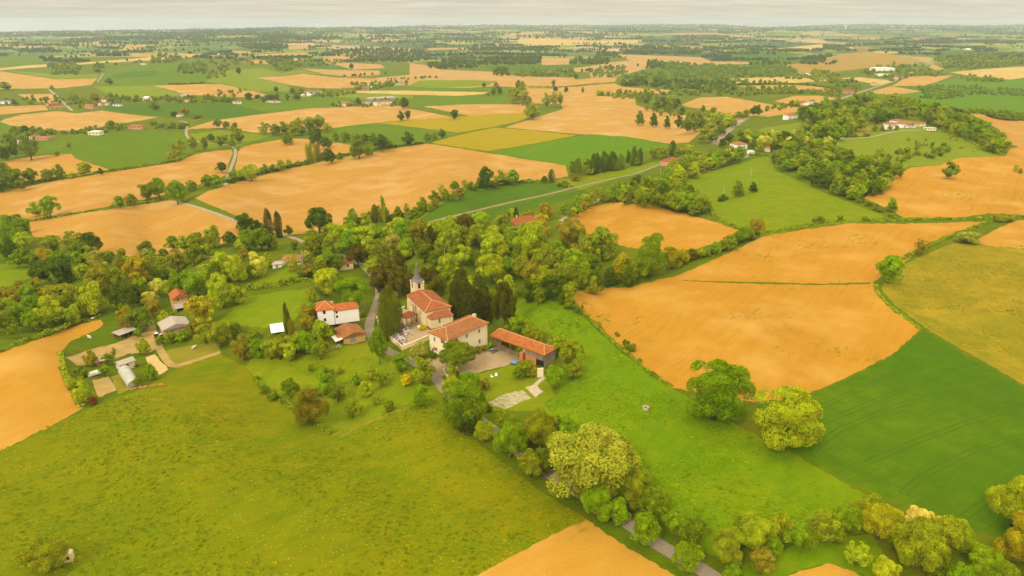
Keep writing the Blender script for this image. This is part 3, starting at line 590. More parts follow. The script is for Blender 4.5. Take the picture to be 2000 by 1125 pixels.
# ------------------------------------------------------------------ tree prototypes (height 1, width 1): leaf clumps spread through lumps of the crown, forked limbs
def leaf_crown(n_leaf, size, lumps, lump_r, shape, seed, core=0.25, zc=0.54, zr=0.46, droop=0.0):
    r = np.random.default_rng(seed)
    if shape == 'round':
        d = r.normal(size=(lumps,3)); d[:,2] = d[:,2]*0.9+0.18; d /= np.linalg.norm(d, axis=1)[:,None]
        c = d*np.array([0.5-lump_r*0.8, 0.5-lump_r*0.8, zr-lump_r*0.7])*np.where(r.uniform(size=(lumps,1)) < 0.3, r.uniform(0.15, 0.6, (lumps,1)), r.uniform(0.72, 1.14, (lumps,1))); c[:,2] += zc-0.02
        rad = lump_r*r.uniform(0.7, 1.2, lumps)
        for i in range(7): c[i] = (r.uniform(-.1,.1), r.uniform(-.1,.1), 0.36+0.072*i); rad[i] = lump_r*(1.35 if i < 6 else 1.0)
    elif shape == 'dome':
        a = r.uniform(0, 6.283, lumps); q = np.sqrt(r.uniform(0, 1, lumps))*0.40
        c = np.stack([q*np.cos(a), q*np.sin(a), 0.84-1.7*q*q-0.16*r.uniform(0,1,lumps)**2], 1); rad = lump_r*r.uniform(0.8, 1.15, lumps)
    elif shape == 'column':
        z = np.linspace(0.05, 0.96, lumps); w = 0.36*np.minimum(1, (1-z)*2.2+0.05)**0.7*np.minimum(1, z*5+0.45)
        a = r.uniform(0, 6.283, lumps); c = np.stack([w*0.55*np.cos(a), w*0.55*np.sin(a), z], 1); rad = w*0.8+0.03
    elif shape == 'cone':
        z = np.repeat(np.linspace(0.08, 0.97, lumps//6), 6)+r.uniform(-.02, .02, lumps//6*6); w = 0.46*(1-z)**0.75+0.02
        a = np.tile(np.arange(6)*1.0472, lumps//6)+np.repeat(r.uniform(0, 6.28, lumps//6), 6)
        k = r.uniform(0.55, 0.95, len(z)); c = np.stack([w*k*np.cos(a), w*k*np.sin(a), z-0.10*w*k*2], 1); rad = w*0.42+0.012; lumps = len(z)
    elif shape == 'bush':
        a = r.uniform(0, 6.283, lumps); q = np.sqrt(r.uniform(0, 1, lumps))*0.36
        c = np.stack([q*np.cos(a), q*np.sin(a), r.uniform(0.2, 1, lumps)*(0.76-1.1*q*q)], 1); rad = lump_r*r.uniform(0.7, 1.2, lumps)
    wgt = rad**2; li = r.choice(lumps, n_leaf, p=wgt/wgt.sum())
    d = r.normal(size=(n_leaf,3)); d /= np.linalg.norm(d, axis=1)[:,None]
    mid = np.array([0, 0, zc]); o = c[li]-mid; o /= np.linalg.norm(o, axis=1)[:,None]+1e-6
    d = d+o*0.7+np.array([0,0,0.35]); d /= np.linalg.norm(d, axis=1)[:,None]
    k = np.where(r.uniform(size=n_leaf) < core, r.uniform(0.2, 0.8, n_leaf), r.uniform(0.85, 1.12, n_leaf))
    flat = np.array([1,1,0.55]) if shape == 'cone' else np.array([1,1,0.85])
    p = c[li]+d*(rad[li]*k)[:,None]*flat
    p[:,2] = np.maximum(p[:,2], 0.015)
    nrm = d+r.normal(size=(n_leaf,3))*0.55; nrm /= np.linalg.norm(nrm, axis=1)[:,None]
    t = np.cross(nrm, r.normal(size=(n_leaf,3))); t /= np.linalg.norm(t, axis=1)[:,None]+1e-9
    b = np.cross(nrm, t); s = size*r.uniform(0.6, 1.35, (n_leaf,1))
    q = np.stack([p-t*s*0.62, p-b*s*0.45+nrm*s*0.12, p+t*s*0.62, p+b*s*0.45+nrm*s*0.12], 1)
    return q.reshape(-1,3), n_leaf, c, rad
def crown_mesh(name, quads, n):
    me = bpy.data.meshes.new(name)
    me.from_pydata(quads.tolist(), [], np.arange(n*4).reshape(n,4).tolist()); me.materials.append(M['leaf']); me.update(); return me
def trunk_mb(c, rad, top, r0, nl, seed, m=0):
    rr = random.Random(seed); b = MB()
    b.tube((0,0,-0.03), (0.01,0.0,top*0.5), r0*1.25, r0*0.85, 7, m); b.tube((0.01,0,top*0.5), (0.0,0.01,top), r0*0.85, r0*0.55, 7, m)
    for i in rr.sample(range(len(c)), min(nl, len(c))):
        z = top*rr.uniform(0.55, 1.0); e = c[i]; mid = (e[0]*0.5, e[1]*0.5, z+(e[2]-z)*0.42)
        b.tube((0,0,z), mid, r0*0.5, r0*0.34, 5, m); b.tube(mid, tuple(e), r0*0.34, r0*0.12, 5, m)
    return b
PROTO = {}
SPEC = dict(  # shape, lumps, lump radius, leaf counts per detail level, leaf size factor
 round=('round', 40, 0.155, 1.0, 0.5, 0.034), airy=('round', 46, 0.105, 0.6, 0.6, 0.024), bush=('bush', 16, 0.19, 0.8, 0.15, 0.02),
 pine=('dome', 44, 0.13, 1.2, 0.6, 0.03), cypress=('column', 22, 0.2, 1.1, 0.12, 0.03), conifer=('cone', 84, 0.1, 1.1, 0.9, 0.028))
LOD = {0:(27000, 0.022), 1:(7500, 0.039), 2:(1200, 0.095)}
NVAR = dict(round=7, airy=4, bush=3, pine=1, cypress=2, conifer=2)
def proto(kind, lod, var):
    k = (kind, lod, var)
    if k in PROTO: return PROTO[k]
    sh, lumps, lr, nf, top, r0 = SPEC[kind]; n, s = LOD[lod]
    if kind in ('cypress', 'conifer'): s *= 0.8
    q, n, c, rad = leaf_crown(int(n*nf), s, lumps, lr, sh, {'round':10,'airy':20,'bush':30,'pine':40,'cypress':50,'conifer':60}[kind]+var, 0.12 if kind == 'airy' else 0.25)
    cm = crown_mesh('crown', q, n); tb = trunk_mb(c, rad, top, r0, 0 if kind in ('cypress','conifer','bush') else 12, var)
    tm = tb.mesh('trunk', M['bark'], True)
    jm = None
    if lod == 2:
        b = MB(); b.v = [tuple(p) for p in q]; b.f = [tuple(range(i*4, i*4+4)) for i in range(n)]; b.m = [0]*n
        o = len(b.v); t2 = trunk_mb(c, rad, top, r0, 0 if kind in ('cypress','conifer','bush') else 5, var); b.v += t2.v; b.f += [tuple(i+o for i in f) for f in t2.f]; b.m += [1]*len(t2.f)
        jm = b.mesh('tree', [M['leaf'], M['bark']])
    PROTO[k] = (cm, tm, jm, q); return PROTO[k]

TINT = dict(sage=(0.30,0.305,0.055), gold=(0.275,0.285,0.02), umber=(0.19,0.175,0.03), olive2=(0.105,0.115,0.010), lime=(0.275,0.325,0.02), green=(0.165,0.25,0.01), olive=(0.21,0.24,0.02), dark=(0.075,0.115,0.01), brown=(0.225,0.19,0.03), holm=(0.100,0.088,0.014),
  pale=(0.27,0.27,0.09), amber=(0.30,0.265,0.02), yellow=(0.52,0.40,0.02), blossom=(0.60,0.47,0.26), mid=(0.145,0.19,0.014), red=(0.16,0.045,0.03), fir=(0.070,0.074,0.012), cream=(0.42,0.40,0.12))
TINT = {k: (c[0]*1.50, c[1]*1.47, c[2]*0.5) for k, c in TINT.items()}
WORD = dict(sage='pale olive', gold='golden green', umber='olive brown', olive2='dark olive', lime='yellowish green', green='fresh green', olive='olive green', dark='dark green', brown='brownish', holm='brownish black', pale='greyish green', amber='amber tinged',
  yellow='yellow flowering', blossom='pinkish flowering', mid='mid green', red='dark red leaved', fir='blackish green', cream='creamy flowering')
NAME = dict(round='broadleaf_tree', airy='broadleaf_tree', bush='shrub', pine='umbrella_pine', cypress='cypress_tree', conifer='conifer_tree')
NOUN = dict(round='round tree', airy='airy tree', bush='shrub', pine='umbrella pine', cypress='columnar cypress', conifer='conical conifer')
CATE = dict(round='tree', airy='tree', bush='shrub', pine='tree', cypress='tree', conifer='tree')
TREES = []   # dict(cx, cy, rx, ry, tint, kind, place, label)
def T(place, rows, kind='round'):
    for r in rows:
        cx, cy, rad, tint = r[:4]; kd = kind; ry = rad; lab = None
        for e in r[4:]:
            if isinstance(e, (int, float)): ry = e
            elif e in NAME: kd = e
            else: lab = e
        TREES.append(dict(cx=cx, cy=cy, rx=rad, ry=ry, tint=tint, kind=kd, place=place, label=lab))
def scatter(place, poly, n, r0, r1, tints, kind='round', seed=1, mind=1.0):
    rr = random.Random(seed); xs = [p[0] for p in poly]; ys = [p[1] for p in poly]; got = []; tries = 0
    while len(got) < n and tries < n*60:
        tries += 1
        x = rr.uniform(min(xs), max(xs)); y = rr.uniform(min(ys), max(ys)); r = rr.uniform(r0, r1)
        if not inside(np.array([x]), np.array([y]), poly)[0]: continue
        if any((x-g[0])**2+((y-g[1])*1.3)**2 < (mind*(r+g[2])*0.5)**2 for g in got): continue
        got.append((x, y, r))
    T(place, [(x, y, r, rr.choice(tints)) for x, y, r in got], kind)

P = 'beside the village lane near the bottom'
T(P, [(1158,905,100,'sage',82,'huge spreading yellow green tree over the village lane'), (1167,978,36,'green'),(1206,998,27,'green'),(1256,1032,34,'green'),(1276,982,32,'mid'),(1314,1020,25,'green'),(1355,1040,30,'mid'),(1341,1090,32,'green'),(1430,1124,20,'green'),
 (1240,955,36,'olive'),(1036,907,28,'olive'),(1067,898,26,'mid'),(997,858,38,'green'),(1055,842,40,'olive'),(1098,838,32,'green'),(1036,836,24,'olive'),(985,822,20,'olive','airy'),(947,842,22,'olive'),(908,826,24,'dark'),(1106,868,24,'olive')])
P = 'beside the lane bend below the farmhouse'
T(P, [(905,784,46,'green'),(884,756,25,'lime'),(917,748,25,'green'),(948,748,12,'pale'),(884,724,16,'olive','airy'),(930,812,26,'mid')])
P = 'in the garden below the barn'
T(P, [(1083,736,20,'green',24),(1110,694,32,'olive','airy'),(1092,672,20,'olive','airy'),(1028,718,16,'olive'),(1012,728,13,'mid'),(1040,724,11,'amber'),(955,796,8,'dark','bush'),(1120,722,18,'olive','airy')])
P = 'beside the farmhouse and churchyard'
T(P, [(890,692,38,'mid',30,'pine','broad umbrella pine before the cream farmhouse'),(820,684,17,'pale',15,'grey green olive tree against the churchyard wall'),(742,672,20,'green',36,'tall green tree at the corner of the village lane'),
 (763,612,20,'olive2',48,'cypress','thick old cypress standing beside the churchyard'),(846,694,7,'dark','bush'),(944,679,9,'mid',6,'bush'),(955,673,9,'green',7,'bush'),(935,682,7,'brown','bush'),(826,638,7,'yellow',7,'bush','clipped yellow green bush beside the church wall')])
P = 'behind the open barn'
T(P, [(1010,638,25,'green',22),(1040,652,20,'olive'),(1052,668,13,'brown','bush'),(1000,628,16,'mid')])
P = 'in the orchard'
T(P, [(568,686,20,'lime'),(627,682,20,'olive'),(695,740,13,'green'),(714,759,16,'lime'),(634,750,22,'green'),(568,758,20,'mid'),(608,796,36,'umber','large half bare brown green tree at the orchard corner'),(660,768,17,'mid'),(690,798,18,'olive','airy'),(728,728,14,'olive','airy'),
 (750,740,14,'mid','airy'),(760,792,11,'mid'),(822,772,22,'green'),(794,741,12,'yellow'),(784,708,20,'green'),(824,726,27,'olive'),(736,780,10,'olive','airy'),(666,722,7,'brown','airy'),(608,720,8,'mid','airy'),(502,738,7,'mid','bush'),(518,760,9,'mid','bush'),(534,772,11,'mid','bush'),(590,780,14,'olive'),(640,728,12,'mid','airy')])
P = 'in the shrubbery above the orchard'
T(P, [(477,678,24,'brown'),(506,678,20,'green'),(530,682,20,'olive'),(547,680,22,'olive'),(596,668,24,'green'),(620,660,15,'mid'),(578,668,20,'olive'),(555,664,14,'mid'),(498,656,12,'mid'),(640,650,10,'lime')])
P = 'round the white house'
T(P, [(595,606,13,'olive'),(614,617,6,'holm',15,'cypress','small pointed cypress at the corner of the white house'),(600,632,19,'brown'),(628,642,18,'lime'),(690,614,16,'lime'),(708,611,8,'mid'),(690,573,35,'green','big bright green tree behind the white house'),(638,548,26,'lime'),(728,522,18,'lime'),
 (563,622,5,'fir',29,'cypress','slim dark cypress beside the white canopy'),(571,640,6,'brown',18,'cypress','short browning cypress beside the white canopy'),(610,575,12,'olive'),(662,548,20,'green'),(600,612,14,'brown')])
P = 'round the left hamlet'
T(P, [(396,606,31,'amber','airy','airy yellow tree beside the red roofed house'),(438,572,26,'lime'),(468,576,17,'lime'),(426,552,20,'lime'),(387,552,25,'green'),(360,552,25,'green'),(432,652,26,'olive'),(402,650,20,'olive'),(459,642,16,'mid'),(336,658,12,'mid'),(357,656,12,'green'),
 (279,622,24,'mid'),(252,621,22,'brown'),(282,676,15,'lime'),(271,651,9,'green'),(297,727,15,'green'),(180,700,15,'brown'),(213,701,12,'mid'),(168,766,21,'lime'),(183,782,9,'red','bush'),(207,723,12,'green'),(270,745,9,'mid'),(297,583,16,'cream'),(312,560,18,'cream'),(300,602,16,'brown'),
 (324,622,14,'lime'),(312,664,9,'mid'),(340,615,10,'green','bush'),(150,745,14,'olive','bush'),(160,725,12,'mid','bush'),(380,640,14,'brown'),(225,688,5,'mid',10,'airy'),(265,712,6,'brown','bush')])
P = 'behind the church'
T(P, [(740,545,25,'holm'),(760,532,30,'holm'),(780,554,28,'holm'),(776,518,26,'holm'),(800,550,20,'holm'),(838,540,20,'holm'),(856,556,20,'holm'),(830,488,22,'holm'),(901,562,29,'fir',52,'conifer','tallest blackish conifer behind the church'),(936,576,28,'fir',46,'conifer'),(918,592,24,'fir',38,'conifer'),(985,592,25,'fir',46),
 (990,562,23,'lime'),(960,522,30,'lime'),(874,520,24,'lime'),(892,550,18,'olive'),(960,586,20,'olive'),(1044,532,28,'brown'),(1020,520,24,'olive'),(1070,512,34,'olive'),(1078,560,26,'dark'),(1030,568,22,'dark'),(1120,512,30,'green'),(1100,532,24,'olive'),(1160,550,21,'dark'),(1130,544,22,'mid'),(1055,575,16,'mid')])
P = 'in the middle of the village wood'
T(P, [(1112,462,36,'brown','airy','wide pale brown half bare tree beside the tiled manor'),(1040,472,40,'lime'),(1010,496,22,'mid'),(960,476,26,'lime'),(1056,442,22,'amber'),(1064,412,18,'brown'),(1032,422,12,'brown'),(908,442,26,'holm'),(930,458,22,'olive'),(892,468,28,'olive'),(914,497,11,'amber'),
 (841,460,8,'fir',18,'cypress'),(792,492,16,'lime'),(870,472,20,'lime'),(820,452,24,'brown'),(792,452,24,'green'),(850,446,18,'lime'),(940,430,20,'lime'),(980,440,24,'olive'),(1086,492,24,'green'),(880,434,14,'lime'),(1000,416,10,'lime'),(1048,500,18,'lime')])
T(P, [(994,424,3,'fir',9,'cypress'),(1008,418,4,'fir',13,'cypress')])
P = 'edging the huge ploughed field'
T(P, [(1270,498,40,'green','big round fresh green tree at the edge of the huge ploughed field'),(1212,522,28,'amber'),(1176,472,34,'olive'),(1126,518,24,'green'),(1312,502,22,'amber'),(1332,500,15,'amber'),(1350,496,12,'holm'),(1368,494,10,'olive'),(1396,484,13,'green'),(1424,472,15,'mid'),(1452,456,16,'green'),(1476,442,17,'brown'),(1240,526,22,'mid'),
 (1190,540,18,'dark'),(1226,545,16,'dark'),(1410,480,10,'mid'),(1465,455,12,'mid'),(1438,468,10,'dark'),(1380,494,8,'mid','bush'),(1150,484,22,'lime')])
P = 'in the wood left of the church'
T(P, [(660,462,28,'lime'),(684,472,26,'green'),(712,466,28,'lime'),(700,498,22,'holm'),(744,492,24,'olive'),(766,478,20,'pale'),(780,448,26,'lime'),(796,482,20,'green'),(648,488,24,'olive'),(626,474,20,'mid'),(625,428,29,'dark',26,'large dark green tree at the corner of the great orange field'),(626,512,14,'olive'),
 (600,526,14,'brown'),(660,512,16,'mid'),(750,460,18,'lime'),(730,505,16,'mid'),(610,462,16,'olive'),(690,446,16,'green'),(640,452,14,'mid'),(600,500,12,'pale'),(770,502,14,'olive')])
P = 'in the trees round the pink roofed house'
T(P, [(434,510,20,'lime'),(464,525,24,'lime'),(422,528,18,'green'),(504,517,24,'cream'),(476,495,12,'brown'),(524,509,14,'lime'),(574,512,16,'amber','airy'),(420,462,20,'olive'),(450,465,14,'dark'),(470,477,11,'lime'),(488,467,20,'mid'),(512,465,22,'mid'),(480,433,18,'dark'),(504,443,12,'dark'),(564,450,9,'mid'),(532,472,14,'mid'),
 (576,477,10,'olive'),(527,437,7,'fir',28,'cypress','left one of two tall cypresses by the pale lane'),(546,439,7,'fir',25,'cypress','right one of two tall cypresses by the pale lane'),(445,530,18,'olive'),(405,530,16,'lime'),(488,530,14,'green'),(590,530,10,'mid','bush'),(607,533,9,'dark','bush')])
P = 'in the left valley wood'
T(P, [(36,448,30,'green'),(48,468,17,'lime'),(22,486,20,'dark'),(46,496,15,'mid'),(106,478,20,'olive'),(144,474,22,'olive','airy'),(180,476,24,'dark'),(160,488,22,'mid'),(90,500,17,'amber'),(126,526,28,'dark'),(84,534,22,'dark'),(190,507,16,'pale'),(164,528,15,'lime'),(214,500,11,'mid'),(206,519,9,'lime'),(290,484,16,'mid'),(288,497,14,'pale'),
 (338,474,15,'mid'),(360,476,14,'green'),(386,472,20,'olive'),(380,498,18,'mid'),(350,506,22,'brown','airy'),(306,522,26,'olive'),(268,522,24,'amber'),(240,518,18,'brown'),(200,542,28,'brown'),(180,566,20,'olive'),(230,542,22,'olive'),(244,582,26,'dark'),(268,574,18,'dark'),(320,542,18,'dark'),(358,552,16,'dark'),(270,548,16,'amber'),(64,508,14,'mid'),(10,446,14,'dark'),(320,496,12,'mid'),(404,488,14,'olive'),(240,494,10,'brown')])
P = 'above the curving orange strip at left'
T(P, [(190,582,30,'lime'),(130,580,30,'olive'),(90,558,13,'mid'),(74,554,13,'brown'),(56,570,17,'green'),(88,574,11,'amber'),(30,582,16,'brown'),(12,574,14,'brown'),(66,598,24,'green'),(100,606,26,'lime'),(40,612,24,'green'),(12,626,22,'olive'),(66,626,20,'green'),(140,602,20,'dark'),(136,622,14,'mid'),(88,632,14,'mid'),(-15,600,22,'olive'),(-20,640,18,'green'),(30,645,14,'mid'),(112,628,12,'mid'),(160,604,18,'olive'),(112,575,14,'brown'),(40,558,12,'brown')])
P = 'between the left orange fields'
T(P, [(70,409,13,'lime'),(100,403,20,'green'),(234,394,12,'green'),(258,390,12,'mid'),(288,374,16,'mid'),(312,366,20,'green'),(348,374,23,'green'),(374,362,11,'mid'),(36,425,9,'brown','bush'),(14,428,8,'mid','bush'),(12,340,20,'mid'),(32,347,18,'mid'),(6,360,14,'dark'),(62,343,14,'mid'),(94,341,12,'mid'),(118,336,13,'mid'),(166,328,13,'olive'),(197,335,6,'dark'),(45,360,12,'mid'),(142,341,7,'lime','bush'),(-12,350,18,'mid')])
P = 'beside the bright valley field at left'
T(P, [(30,293,14,'dark'),(62,291,20,'mid'),(10,300,14,'dark'),(346,296,10,'olive',18,'airy'),(356,286,8,'olive',16,'airy'),(334,306,10,'olive','airy'),(378,280,9,'olive',14),(402,280,8,'mid',13),(429,276,9,'mid'),(440,270,10,'olive'),(465,265,12,'mid',13),(413,269,8,'dark'),(454,280,9,'mid'),(136,284,6,'brown','airy')])
P = 'on the hedge above the great orange field'
T(P, [(433,326,12,'dark',10),(406,353,12,'mid'),(422,352,12,'green'),(454,345,11,'mid'),(492,335,17,'lime'),(518,329,8,'mid'),(548,323,11,'pale'),(564,319,8,'lime'),(534,327,7,'mid'),(562,271,13,'mid',11,'lone round tree with a bare trunk in the orange field'),(636,279,14,'dark',11),(642,305,15,'dark'),(702,291,20,'mid',17),(746,279,16,'dark'),(468,342,9,'lime'),(585,318,6,'mid','bush'),(600,316,6,'mid','bush'),(664,304,7,'mid','bush'),(720,295,8,'olive','bush')])
T(P, [(602,300,3.5,'olive',18,'cypress'),(609,298,4,'olive',19,'cypress'),(616,299,3.5,'olive',18,'cypress'),(623,297,4,'brown',17,'cypress')])
P = 'along the dark field left of the rapeseed'
T(P, [(675,266,10,'mid'),(695,268,9,'mid'),(713,270,9,'dark'),(745,277,13,'dark'),(797,271,12,'dark'),(834,268,9,'mid'),(863,261,8,'dark'),(848,266,7,'mid'),(728,270,9,'mid',11),(655,268,9,'mid'),(760,280,8,'olive'),(616,268,13,'dark')])
P = 'in the clump behind the lone round tree'
T(P, [(518,250,12,'olive','airy'),(538,252,11,'mid'),(554,250,11,'mid'),(576,250,14,'olive'),(606,243,14,'mid'),(624,239,14,'olive'),(616,257,12,'dark'),(590,254,9,'mid'),(466,258,9,'olive','airy'),(460,245,6,'mid'),(426,241,9,'mid'),(442,243,7,'mid'),(456,251,7,'olive'),(585,238,10,'olive','airy'),(640,248,9,'olive','airy')])
P = 'below the great orange field'
T(P, [(690,424,8,'mid',16,'cypress'),(722,424,6,'mid',11,'cypress'),(733,417,6,'dark',17,'cypress'),(741,418,6,'brown',15,'cypress'),(750,408,5,'olive',28,'airy'),(755,420,6,'mid',14,'cypress'),(778,415,8,'mid',13),(795,409,7,'pale',15,'airy'),(948,347,20,'dark'),(978,347,13,'olive'),(1000,345,15,'green'),(862,368,7,'pale',10,'airy'),(888,363,10,'mid'),(908,359,9,'pale','airy'),(848,384,11,'mid'),(870,381,11,'mid'),(898,377,11,'brown'),
 (826,401,14,'mid'),(812,415,12,'mid'),(886,383,9,'olive'),(850,396,9,'brown'),(840,404,8,'olive'),(1077,344,6,'dark',12,'cypress'),(1063,350,7,'dark'),(1100,358,12,'mid',6,'bush'),(800,420,9,'olive'),(765,424,7,'mid','bush'),(705,430,8,'mid','bush'),(922,362,9,'mid','bush'),(966,358,9,'mid','bush')])
P = 'in the poplar row above the grey lane'
T(P, [(1126,328,17,'mid'),(1144,323,14,'mid'),(1158,321,5,'dark',20,'cypress'),(1165,319,5,'dark',19,'cypress'),(1179,316,8,'dark',19,'cypress'),(1195,315,8,'dark',18,'cypress'),(1212,317,7,'mid',15,'cypress'),(1226,306,4,'dark',12,'cypress'),(1237,305,5,'dark',18,'cypress'),(1249,306,5,'dark',16,'cypress'),(1276,297,12,'olive'),(1292,297,12,'olive'),(1312,290,6,'dark',14,'cypress'),(1340,296,15,'olive'),(1204,326,7,'mid'),(1243,316,8,'mid'),(1322,297,9,'mid'),(1122,344,9,'brown','bush'),(1152,334,8,'olive','bush')])
P = 'on the right of the large tan field'
T(P, [(1249,231,11,'mid',12),(1276,235,10,'dark',12),(1302,239,8,'dark',11),(1324,238,8,'dark',12),(1342,245,15,'mid'),(1360,242,13,'mid'),(1372,263,15,'olive'),(1352,236,6,'dark',11,'cypress'),(1366,236,6,'dark',11,'cypress'),(1386,252,13,'pale'),(1400,240,10,'mid'),(1420,234,12,'lime'),(1392,268,10,'mid'),(1408,252,11,'mid'),(1442,225,8,'mid'),(1474,216,12,'dark',10),(1372,212,5,'mid',6),(1392,217,7,'mid',8),(1432,240,8,'olive'),(1455,222,8,'olive')])
P = 'standing alone on the right hand fields'
T(P, [(1740,400,14,'green',12,'green tree leaning at the lower left corner of the orange hill field'),(1852,333,16,'mid',15,'lone tree standing in the orange hill field'),(1733,524,27,'green','lone dark round tree where three fields meet'),(1795,480,14,'brown',16,'airy','sparse brown tree on the field boundary at right'),(1886,461,24,'pale',14,'bush','wide grey green bush on the field boundary at right'),(1960,424,17,'brown',9,'bush','flat brown bush at the right edge of the hill field'),
 (1440,369,15,'mid',14,'taller tree of the pair in the green hill pasture'),(1470,366,11,'dark',9,'rounder smaller tree of the pair in the green hill pasture'),(1415,384,9,'dark',6,'bush'),(1408,388,8,'dark',5,'bush'),(1598,427,11,'mid',8,'bush'),(1640,425,6,'mid',6,'bush'),(1688,426,5,'mid',5,'bush'),(1738,422,11,'mid',6,'bush'),(1992,334,5,'brown'),(1984,328,7,'pale','airy'),
 (1393,758,66,'green',62,'big round green tree between meadow and ploughed field'),(1530,812,70,'gold',64,'big amber green tree at the corner of the wheat field'),(92,1088,46,'olive',38,'round','big rounded bush beside the ruined hut at the bottom left')])
P = 'in the hedge at the bottom right'
T(P, [(1422,1068,36,'olive'),(1475,1040,40,'lime'),(1517,1032,30,'olive'),(1552,1040,30,'green'),(1604,1026,32,'olive'),(1650,1012,32,'green'),(1702,984,22,'olive'),(1713,1019,38,'gold'),(1790,1012,26,'blossom'),(1783,1064,54,'olive'),(1846,1040,34,'gold'),(1881,1060,26,'olive'),(1912,1098,36,'green'),(1976,984,48,'lime'),(1978,1057,48,'amber'),(1671,1084,24,'lime','airy'),
 (1727,1112,26,'lime'),(1961,1120,24,'olive'),(1485,1098,28,'brown'),(1440,1036,24,'mid'),(1576,1052,22,'mid'),(1630,1040,22,'mid'),(1745,1050,26,'mid'),(1820,1100,30,'mid'),(1870,1125,28,'green'),(1680,1000,26,'olive'),(2030,1010,40,'olive'),(2040,1110,40,'green'),(1505,1066,22,'green'),(1830,1022,16,'cream')])
P = 'on the field edge by the lush meadow'
T(P, [(1230,676,11,'mid','bush'),(1222,668,7,'dark','bush'),(1112,590,12,'mid','bush'),(1130,602,9,'mid','bush'),(1100,584,10,'dark','bush'),(1205,652,5,'mid','bush'),(1170,634,5,'mid','bush'),(1250,704,5,'mid','bush'),(1275,730,5,'mid','bush')])
scatter('in the wood beside the hill pasture', [(1505,302),(1530,288),(1600,288),(1660,302),(1720,318),(1752,330),(1738,362),(1700,372),(1650,376),(1610,360),(1560,334),(1515,322)], 105, 10, 15, ['green','mid','dark','olive','mid','olive','dark'], seed=3, mind=0.62)
T('in the wood beside the hill pasture', [(1645,370,9,'brown'),(1665,382,9,'mid','bush'),(1680,388,8,'mid','bush'),(1695,396,7,'mid','bush'),(1710,404,7,'mid','bush'),(1655,378,8,'dark','bush'),(1625,368,10,'mid'),(1718,408,6,'mid','bush')])
scatter('on the wooded crest round the villa', [(1565,214),(1640,198),(1700,190),(1760,196),(1800,207),(1870,222),(1936,252),(1968,284),(1945,292),(1885,264),(1850,246),(1800,224),(1740,224),(1700,236),(1665,246),(1640,262),(1600,262),(1572,244)], 170, 9.5, 14, ['green','olive','olive','mid','green','mid','dark'], seed=4, mind=0.6)
scatter('in the wood below the green hill pasture', [(1192,372),(1235,360),(1285,352),(1330,362),(1380,396),(1368,408),(1320,402),(1270,392),(1230,386),(1195,386)], 46, 12, 17, ['green','olive','mid','olive','dark','mid'], seed=5, mind=0.62)
scatter('along the lane above the green hill pasture', [(1300,345),(1310,322),(1360,305),(1405,300),(1445,294),(1452,306),(1405,316),(1350,336),(1318,346)], 36, 10, 14, ['olive','green','mid','lime'], seed=6, mind=0.6)
scatter('round the houses on the hill flank', [(1395,282),(1440,262),(1500,262),(1560,258),(1596,272),(1640,280),(1590,288),(1545,284),(1500,288),(1445,280)], 52, 7, 11, ['lime','olive','mid','cream','green','olive','dark'], seed=7, mind=0.8)
scatter('along the lower lane toward the hill', [(1090,415),(1110,400),(1150,380),(1180,372),(1188,386),(1150,400),(1110,420)], 16, 8, 12, ['lime','green','brown','mid','olive'], seed=8, mind=0.7)
scatter('in the copse right of the large tan field', [(1242,190),(1260,180),(1330,196),(1332,216),(1300,214),(1262,204)], 20, 6, 9, ['mid','dark','olive','mid','green'], seed=9, mind=0.75)
scatter('along the ditch right of the large tan field', [(1255,206),(1300,216),(1380,224),(1400,232),(1360,228),(1300,224),(1262,212)], 16, 4, 6.5, ['mid','olive','dark'], seed=10)
T('beside the villa', [(1707,250,6,'brown'),(1722,249,6,'brown'),(1737,250,5,'brown'),(1750,250,5,'mid'),(1692,262,6,'mid',4.5,'bush'),(1668,264,6,'mid',4,'bush'),(1824,234,9,'cream'),(1722,232,9,'dark'),(1810,240,4,'dark'),(1748,216,12,'brown'),(1687,243,1.6,'fir',5,'cypress'),(1653,264,1.4,'fir',5,'cypress'),(1870,246,13,'dark')])
T('among the tall poplars in the centre plain', [(1005,186,13,'olive',15),(1018,176,10,'olive',14),(1022,190,12,'pale',14),(1012,166,4,'dark',9,'cypress'),(1020,164,5,'mid'),(1032,194,7,'olive'),(968,168,7,'brown',8),(976,178,5,'dark',8),(963,180,5,'dark',6),(945,166,4,'dark',5),(1066,196,8,'olive',13),(1082,194,10,'pale',15),(1094,194,7,'pale',13),(1038,218,15,'olive',14),(888,223,9,'dark',9),(953,184,4,'mid',3,'bush'),(1081,163,5,'mid',7),(1085,174,5,'dark',5),(1105,175,5,'dark',6),(1138,176,3,'mid',6),(789,201,11,'dark',11),(797,224,7,'dark',8),(783,227,7,'dark',9),(302,207,10,'mid',7),(687,130,5,'dark',6),(467,139,5.5,'dark',7),(1124,149,5,'dark',5)])
T('by the track in the left hamlets', [(112,300,5,'mid'),(250,193,7,'mid',6),(214,159,7,'dark',5),(340,222,7,'dark',5),(364,218,9,'brown',9),(386,227,8,'mid',4,'bush'),(300,240,7,'mid',5),(338,244,8,'mid',6),(218,242,9,'mid',7),(232,247,7,'olive'),(355,245,8,'mid',6),(30,255,9,'mid',7),(50,253,9,'dark',8),(20,270,8,'mid'),(540,175,5,'dark',6),(586,176,8,'olive',7),(572,177,6,'dark',5),(486,186,8,'dark',5),(528,189,12,'dark',5),(450,193,9,'olive',6),(142,195,8,'mid',6),(186,190,11,'brown',8),(218,196,8,'mid',5),(28,200,6,'dark',6),(60,199,8,'olive',5),(10,168,12,'mid',7),(102,171,4,'mid'),(580,190,8,'dark',5),(700,198,7,'dark',6)])


